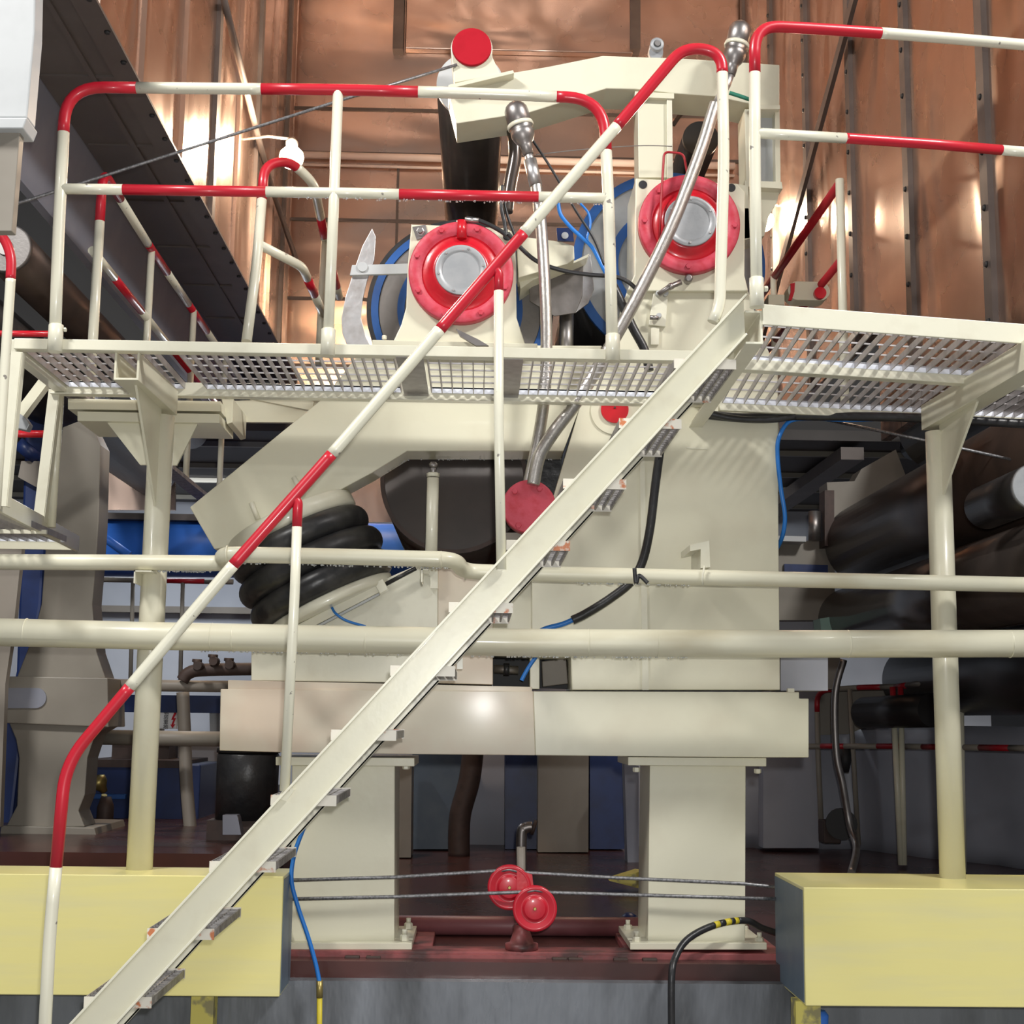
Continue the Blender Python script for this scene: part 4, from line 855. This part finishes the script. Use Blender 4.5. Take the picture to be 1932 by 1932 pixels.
MB().box(at(212, 1400, 10.2), at(335, 1434, 10.5), 'rust').build('hatch', t)
t = thing('drain_valve', 'old brass valve knob in front of the blue tank', 'valve', at(198, 1500, 9.6))
MB().lathe(at(198, 1494, 9.62), (-.5, -.3, .8), [(0, .02), (.03, .03), (.06, .055), (.10, .06), (.12, .03)], 'brass', 14).build('knob', t)
MB().tube([at(197, 1500, 9.64), at(195, 1515, 9.66)], .02, 'brass', 10).build('stem', t)
tag(MB().lathe(at(196, 1585, 9.5), (0, 0, 1), [(0, px(15, 9.5)), (px(60, 9.5), px(15, 9.5)), (px(78, 9.5), px(9, 9.5))], 'rust', 20).build('rusty_post'), 'rusty dark post under the brass valve knob', 'post')
t = thing('black_drum', 'black drum standing behind the left pedestal', 'drum', at(464, 1575, 8.4))
c = at(464, 1545, 8.4); hh = (at(464, 1420, 8.4) - c).length
MB().lathe(c, (0, 0, 1), [(0, px(56, 8.4)), (hh * .96, px(57, 8.4)), (hh, px(54, 8.4))], 'black', 40).build('drum_body', t)
MB().lathe(c + Vector((0, 0, hh)), (0, 0, 1), [(0, px(58, 8.4)), (.03, px(58, 8.4))], 'dark', 40).build('lid', t)
MB().plate([(420, 1538), (447, 1538), (449, 1543), (455, 1575), (420, 1575)], 8.05, .1, 'ductside').build('base_block', t)
MB().box(Vector((c.x - .2, 8.25, FZ)), Vector((c.x + .2, 8.6, c.z)), 'rust').build('base', t)
# sign
t = thing('warning_sign', 'white warning sign with a red lightning bolt behind the left column', 'sign', at(318, 1376, 10.9))
a = at(302, 1336, 10.9); b = at(334, 1375, 10.9)
MB().box((a.x, 10.9, b.z), (b.x, 10.915, a.z), 'signw').build('board', t)
MB().prism([at(x, y, 10.895) for x, y in ((329, 1344), (323, 1358), (327, 1358), (323, 1368), (321, 1366), (325, 1374), (331, 1366), (327, 1367), (332, 1354), (328, 1355), (333, 1345))], (0, .004, 0), 'scarlet').build('lightning_bolt', t)
def letters(txt, loc, size, m, parent, name):
    cu = bpy.data.curves.new('t', 'FONT'); cu.body = txt; cu.size = size; cu.align_x = 'CENTER'; cu.space_line = .95; cu.extrude = .001
    o = bpy.data.objects.new('t', cu); COL.objects.link(o); o.rotation_euler = (math.pi / 2, 0, 0)
    bpy.context.view_layer.update(); me = bpy.data.meshes.new_from_object(o.evaluated_get(bpy.context.evaluated_depsgraph_get()))
    bpy.data.objects.remove(o); me.transform(Matrix.Rotation(math.pi / 2, 4, 'X')); me.materials.clear(); me.materials.append(M[m])
    ob = bpy.data.objects.new(name, me); COL.objects.link(ob); ob.parent = parent; ob.location = Vector(loc) - Vector(parent['_o']); ob['_o'] = tuple(loc)
    return ob
letters('机\n房\n重\n地', at(313.5, 1347, 10.893), px(9.5, 10.9), 'ink', t, 'characters')
tag(MB().box((-2.75, 11.0, FZ), (-2.0, 11.3, at(318, 1405, 11).z), 'greyplast').box((-2.5, 10.92, FZ), (-2.42, 11, a.z), 'beiged').build('switch_cabinet'), 'grey cabinet behind the warning sign', 'cabinet')
tag(MB().plate([(395, 1344), (413, 1344), (413, 1380), (396, 1380)], 10.5, .1, 'plate').build('junction_box'), 'small grey metal box right of the warning sign', 'box')
# ================================================================== BACKGROUND BETWEEN THE PEDESTALS
Yb = 12.2
t = thing('rear_pedestal', 'grey-beige rear pedestal seen between the two front pedestals', 'pedestal', at(1063, 1590, Yb))
MB().plate([(1016, 1380), (1111, 1380), (1110, 1608), (1015, 1608)], Yb, .5, 'beige').build('leg_column', t)
t = thing('rear_pedestal', 'grey rear pedestal edge right beside the left front pedestal', 'pedestal', at(762, 1585, 11.6))
MB().plate([(752, 1430), (777, 1430), (775, 1618), (750, 1618)], 11.6, .4, 'beige').build('leg_column', t)
for (u0, u1, Y, lab) in ((778, 880, 12.3, 'dark blue-grey cabinet left of the leaning brown hose'), (953, 1013, 12.5, 'narrow dark blue-grey cabinet left of the rear pedestal'), (1113, 1178, 12.5, 'dark blue-grey cabinet right of the rear pedestal')):
    tag(MB().plate([(u0, 1380), (u1, 1380), (u1, 1602), (u0, 1602)], Y, .4, 'steelblue' if u0 < 800 else 'blued').build('drive_cabinet'), lab, 'cabinet')
tag(MB().tube(smooth([at(895, 1390, 11.9), at(886, 1470, 11.9), at(868, 1540, 11.9), at(866, 1616, 11.9)]), px(20, 11.9), 'rust', 18).build('drain_hose'), 'thick brown leaning hose between the pedestals', 'hose')
t = thing('pipe_elbow', 'old metal pipe elbow standing before the dark floor between the pedestals', 'pipe', at(990, 1600, 9.6))
MB().tube(smooth([at(984, 1672, 9.6), at(984, 1575, 9.6), at(992, 1562, 9.6), at(1004, 1560, 9.6)]), px(10, 9.6), 'shaft', 14).build('elbow', t)
MB().tube([at(1004, 1560, 9.6), at(1010, 1562, 9.6)], px(14, 9.6), 'rust', 14).build('coupling', t)
tag(MB().tube([(-.9, 7.6, FZ + .05), (1.45, 7.6, FZ + .05)], .05, 'mauve', 20).build('floor_pipe'), 'mauve-red pipe lying on the floor behind the pulley stand', 'pipe')
tag(MB().plate([(1150, 1662), (1205, 1645), (1230, 1650), (1230, 1678), (1205, 1676)], 9.5, .2, 'yellowd').build('yellow_scrap'), 'dull yellow wedge behind the right pedestal', 'wedge')
tag(MB().lathe(at(1187, 1752, 8.4), (0, 0, 1), [(0, .05), (.03, .055), (.07, .05), (.09, .02)], 'blued', 16).build('floor_valve'), 'small blue valve handle on the floor by the right pedestal', 'valve')
tag(MB().plate([(1178, 1440), (1205, 1445), (1205, 1628), (1184, 1628)], 11.5, .2, 'ductside').build('grey_post'), 'grey machine post behind the right front pedestal', 'post')
# ================================================================== BACKGROUND RIGHT
yroll('dryer_roll', 'large brown roll with a warm glint right of the tall machine upright', 3.42, 3.22, .36, 7.6, 12.2, 'rollc')
yroll('dryer_roll', 'grey dark roll below the warm-lit roll on the right', 3.30, 2.55, .29, 7.4, 12.4, 'roll')
yroll('dryer_roll', 'big black roll above the thick pipe at the right edge', 4.36, 2.62, .5, 7.4, 12.2, 'rollb')
t = yroll('dryer_roll', 'black roll at upper right behind the right column', 4.1, 4.25, .42, 7.7, 12.0, 'rollb')
MB().lathe((4.1, 12.0, 4.25), (0, 1, 0), [(0, .24), (.35, .24), (.36, .13), (.9, .13)], 'rollb', 24).build('journal', t)
yroll('dryer_roll', 'low black roll under the thick pipe at right', 3.78, 2.02, .3, 7.2, 12.0, 'rollb')
p = at(1950, 920, 7.2)
yroll('end_roll', 'round pale grey roll end at the right picture edge', p.x, p.z, px(46, 7.2), 7.2, 7.9, 'rollb', 'roll', 'plate')
tag(MB().tube([at(1990, 535, 6.6), at(1880, 590, 8.0), at(1845, 620, 9.0)], .07, 'rollb', 20).build('dark_roll'), 'dark roll edge above the right platform at the picture edge', 'roll')
t = thing('rear_machine', 'grey-beige rear machine frame far behind the tall machine upright', 'frame', at(1590, 1060, 12.6))
MB().plate([(1560, 910), (1612, 908), (1625, 885), (1690, 848), (1710, 900), (1690, 1010), (1570, 1040)], 12.6, .3, 'beige').build('gusset_plate', t)
MB().plate([(1440, 1018), (1575, 1022), (1575, 1170), (1440, 1170)], 12.3, .4, 'beige').build('block', t)
MB().plate([(1480, 1064), (1562, 1066), (1562, 1084), (1480, 1082)], 12.25, .04, 'blued').build('nameplate', t)
MB().tube([at(1537, 1020, 12.2), at(1537, 965, 12.2)], px(12, 12.2), 'shaft', 18).build('bolt', t)
MB().plate([(1556, 925), (1574, 925), (1574, 1030), (1556, 1030)], 12.1, .2, 'rust').build('rusty_post', t)
rm = t; MB().plate([(1440, 1010), (1521, 1012), (1521, 1022), (1440, 1020)], 12.1, .4, 'white').build('white_ledge', t)
tag(MB().box((3.42, 12.95, 4.13), (3.64, 17.3, 4.25), 'duct').build('roof_beam'), 'dark beam receding under the ribbed soffit behind the tall machine upright', 'beam')
tag(MB().plate([(1547, 1167), (1592, 1160), (1700, 1150), (1700, 1200), (1550, 1196)], 11.9, .25, 'mint').build('mint_panel'), 'pale green panel just above the thick pipe at right', 'panel')
MB().plate([(1440, 1168), (1545, 1172), (1545, 1600), (1440, 1600)], 12.5, .2, 'greyplast').build('lower_block', rm)
tag(MB().plate([(1473, 1236), (1562, 1236), (1562, 1303), (1473, 1303)], 7.1, .25, 'greyplast').build('grey_box'), 'plain lavender-grey box on the right end of the base beam', 'box')
tag(MB().plate([(1562, 1240), (1585, 1236), (1585, 1300), (1562, 1300)], 11, .25, 'beiged').build('post_plate'), 'brown-grey plate right of the lavender-grey box', 'plate')
# right lower wall: plastic sheet
pA = at(1400, 1588, 12.95); 
q = MB(); n = 40
vs = []; fs = []
x0, y0, x1, y1 = 2.25, 12.9, 5.6, 9.3
for i in range(n + 1):
    for j in range(9):
        f_ = i / n; g_ = j / 8; wv = .03 * math.sin(i * .9 + g_ * 2.2) + .02 * math.sin(i * 2.1 + 1.3)
        vs.append((x0 + (x1 - x0) * f_ + wv * .7, y0 + (y1 - y0) * max(0, f_ - .35) / .65 + wv, FZ + g_ * 1.12))
for i in range(n):
    for j in range(8): k = i * 9 + j; fs.append((k, k + 1, k + 10, k + 9))
q.add(vs, fs, 'sheet', True)
o = q.build('plastic_sheet'); tag(o, 'grey-blue plastic sheet hanging behind the far right railing', 'sheet')
sm = o.modifiers.new('thickness', 'SOLIDIFY'); sm.thickness = .01
tag(MB().plate([(1450, 1300), (1690, 1300), (1690, 1350), (1600, 1385), (1450, 1390)], 12.7, .1, 'beige').build('beige_panel'), 'grey-beige panel behind the far right railing', 'panel')
tag(MB().tube([at(1632, 1345, 11.6), at(1760, 1340, 10.6)], .13, 'rollb', 22).build('black_tube'), 'black blunt tube end below the low black roll', 'tube')
t = thing('far_railing', 'far dark red and cream railing at right behind the thick column', 'railing', at(1600, 1590, 11.6))
P = fillet([at(1551, 1588, 12.3), at(1544, 1440, 12.3), at(1541, 1303, 12.3), at(1620, 1297, 12.0), at(1700, 1295, 11.6)], .12)
banded(MB(), P, .024, [('beige', .52), ('redd', .66), ('beige', .78), ('redd', .9), ('beige', 1)], 10).build('top_rail', t)
banded(MB(), [at(1690, 1296, 11.4), at(1940, 1262, 9.6)], .024, [('redd', .1), ('beige', .32), ('redd', .5), ('redd', .55), ('beige', .8), ('redd', 1)], 10).build('top_rail', t)
banded(MB(), [at(1460, 1408, 12.2), at(1690, 1408, 11.4), at(1945, 1412, 9.9)], .024, [('beige', .17), ('redd', .25), ('beige', .36), ('redd', .45), ('beige', .55), ('redd', .64), ('beige', .8), ('redd', .92), ('beige', 1)], 10).build('middle_rail', t)
MB().tube([at(1603, 1300, 12.0), at(1620, 1595, 12.0)], .021, 'beige', 10).build('post', t)
for du in (0, 15): banded(MB(), [at(1684 + du, 1296, 11.2), at(1700 + du * .4, 1632, 11.2)], .024, [('redd', .16), ('pipe', 1)], 10).build('post', t)
MB().tube([at(1812, 1285, 10.6), at(1818, 1645, 10.6)], .024, 'pipe', 10).build('post', t)
tag(MB().tube(smooth([at(1592, 1245, 10.8), at(1576, 1310, 10.8), at(1578, 1420, 10.8), at(1590, 1480, 10.8), at(1604, 1560, 10.8), at(1616, 1600, 10.6), at(1606, 1648, 10.0)]), .028, 'shaft', 12).build('flexible_hose'), 'grey flexible metal hose dangling beside the far right railing', 'hose')
t = thing('pump', 'small dark pump on the floor by the far right railing', 'pump', at(1572, 1590, 12.0))
MB().box(at(1554, 1548, 12.0), at(1576, 1588, 12.2), 'rust').build('motor', t, .01)
MB().lathe(at(1588, 1555, 11.9), (.2, 1, 0), [(0, .13), (.08, .13)], 'dark', 20).build('wheel', t)
MB().lathe(at(1594, 1412, 11.9), (0, 0, -1), [(0, .05), (.1, .055), (.2, .03)], 'dark', 12).build('cap', t)
# hub beyond the right platform
t = thing('lever_hub', 'cream rounded lever with a red round cap behind the right platform', 'lever', at(1520, 570, 7.4))
k = 7.4 / F; ca, cb = at(1505, 548, 7.4), at(1548, 549, 7.4); ra_ = 19 * k
pts = [cb + Vector((math.cos(a_), 0, math.sin(a_))) * ra_ for a_ in [math.radians(x) for x in range(-90, 91, 15)]] + [ca + Vector((math.cos(a_), 0, math.sin(a_))) * ra_ for a_ in [math.radians(x) for x in range(90, 271, 15)]]
MB().prism(pts, (0, .12, 0), 'cream').build('lever_body', t, .004)
MB().disc(1548, 552, 12, 7.37, .03, 'scarlet', 28).build('red_cap', t)
MB().plate([(1492, 535), (1500, 533), (1499, 550), (1494, 566), (1488, 566), (1492, 550)], 7.385, .02, 'scarlet').build('red_stripe', t)
MB().plate([(1450, 556), (1480, 556), (1480, 575), (1450, 575)], 7.4, .15, 'cream').build('side_lug', t)
# below the right yellow box
t = thing('drain_pipes', 'pale vertical pipes under the right yellow box', 'pipes', at(1700, 1932, 6.9))
for u in (1648, 1692, 1715, 1740): MB().tube([at(u, 1880, 7.0) - Vector((0, .2, 0)), at(u, 1990, 7.0) - Vector((0, .2, 0))], px(9, 7), 'white', 14).build('pipe', t)
tag(MB().lathe(at(1545, 1950, 6.5), (0, 0, 1), [(0, .04), (.08, .045), (.1, .03)], 'ductblue', 16).build('blue_hose_end'), 'blue hose end under the corner of the right yellow box', 'hose')

# ================================================================== LIGHT
W = bpy.data.worlds.new('world'); S.world = W; W.use_nodes = True
nt = W.node_tree; bg = nt.nodes['Background']; bg.inputs['Color'].default_value = (.93, .96, 1, 1); bg.inputs['Strength'].default_value = .24
def light(name, kind, loc, energy, color=(1, 1, 1), size=.1, tgt=None, sy=None):
    l = bpy.data.lights.new(name, kind); l.energy = energy; l.color = color
    if kind == 'AREA': l.size = size; l.shape = 'RECTANGLE' if sy else 'SQUARE'; l.size_y = sy or size
    else: l.shadow_soft_size = size
    o = bpy.data.objects.new(name, l); COL.objects.link(o); o.location = loc
    if tgt is not None: o.rotation_euler = (Vector(tgt) - Vector(loc)).to_track_quat('-Z', 'Y').to_euler()
    return o
light('camera_flash', 'POINT', (.06, -.02, CZ + .13), 410, (1, .99, .97), .035)
for x in (-4.6, 5.2): light('hall_lamp', 'AREA', (x, 2.2, 8.4), 560, (1, .98, .95), 1.6, (x * .15, 7, 2.4), .6)
for p, e_ in ((lp1, 270), (lp2, 175)): light('hood_lamp', 'POINT', p + Vector((0, -.14, .0)), e_, (1, .77, .55), .06)
light('rear_fill_light', 'AREA', (-3.5, 15, 4.1), 65, (.9, .95, 1), 2.0, (-3.5, 16.5, 1), 1)  # added fill light for the far wall, no fixture modelled
light('rear_fill_light', 'AREA', (-2.4, 11.9, 4.24), 45, (.9, .95, 1), 1.6, (-2.4, 11.5, 2), .3)  # added light to brighten the top of the blue duct
light('rear_fill_light', 'AREA', (1.5, 14.6, 4.1), 60, (.9, .95, 1), 2.0, (1.5, 16.5, 1), 1)  # added fill light, hidden behind the machine
GR = {'rope_pulley': 'red rope pulleys', 'pedestal': 'cream machine pedestals', 'equipment_box': 'pale yellow equipment boxes', 'support_column': 'round cream deck columns',
      'dryer_roll': 'dark rolls on the right', 'guide_roll': 'guide rolls under the dark duct', 'work_lamp': 'glowing hood lamps', 'steel_hose': 'braided steel hoses',
      'bearing_housing': 'red-flanged bearing housings', 'press_roll': 'large press rolls', 'felt_roll': 'felt rolls under the top beam', 'rear_pedestal': 'rear machine pedestals',
      'drive_cabinet': 'dark cabinets behind the pedestals', 'upright': 'uprights of the top beam', 'deck_bracket': 'cream deck brackets', 'pipe_bracket': 'small brackets on the thin pipe'}
for o in COL.objects:
    k = o.name.split('.')[0]
    if o.parent is None and k in GR and 'label' in o: o['group'] = GR[k]
for o in COL.objects:
    if '_o' in o: del o['_o']
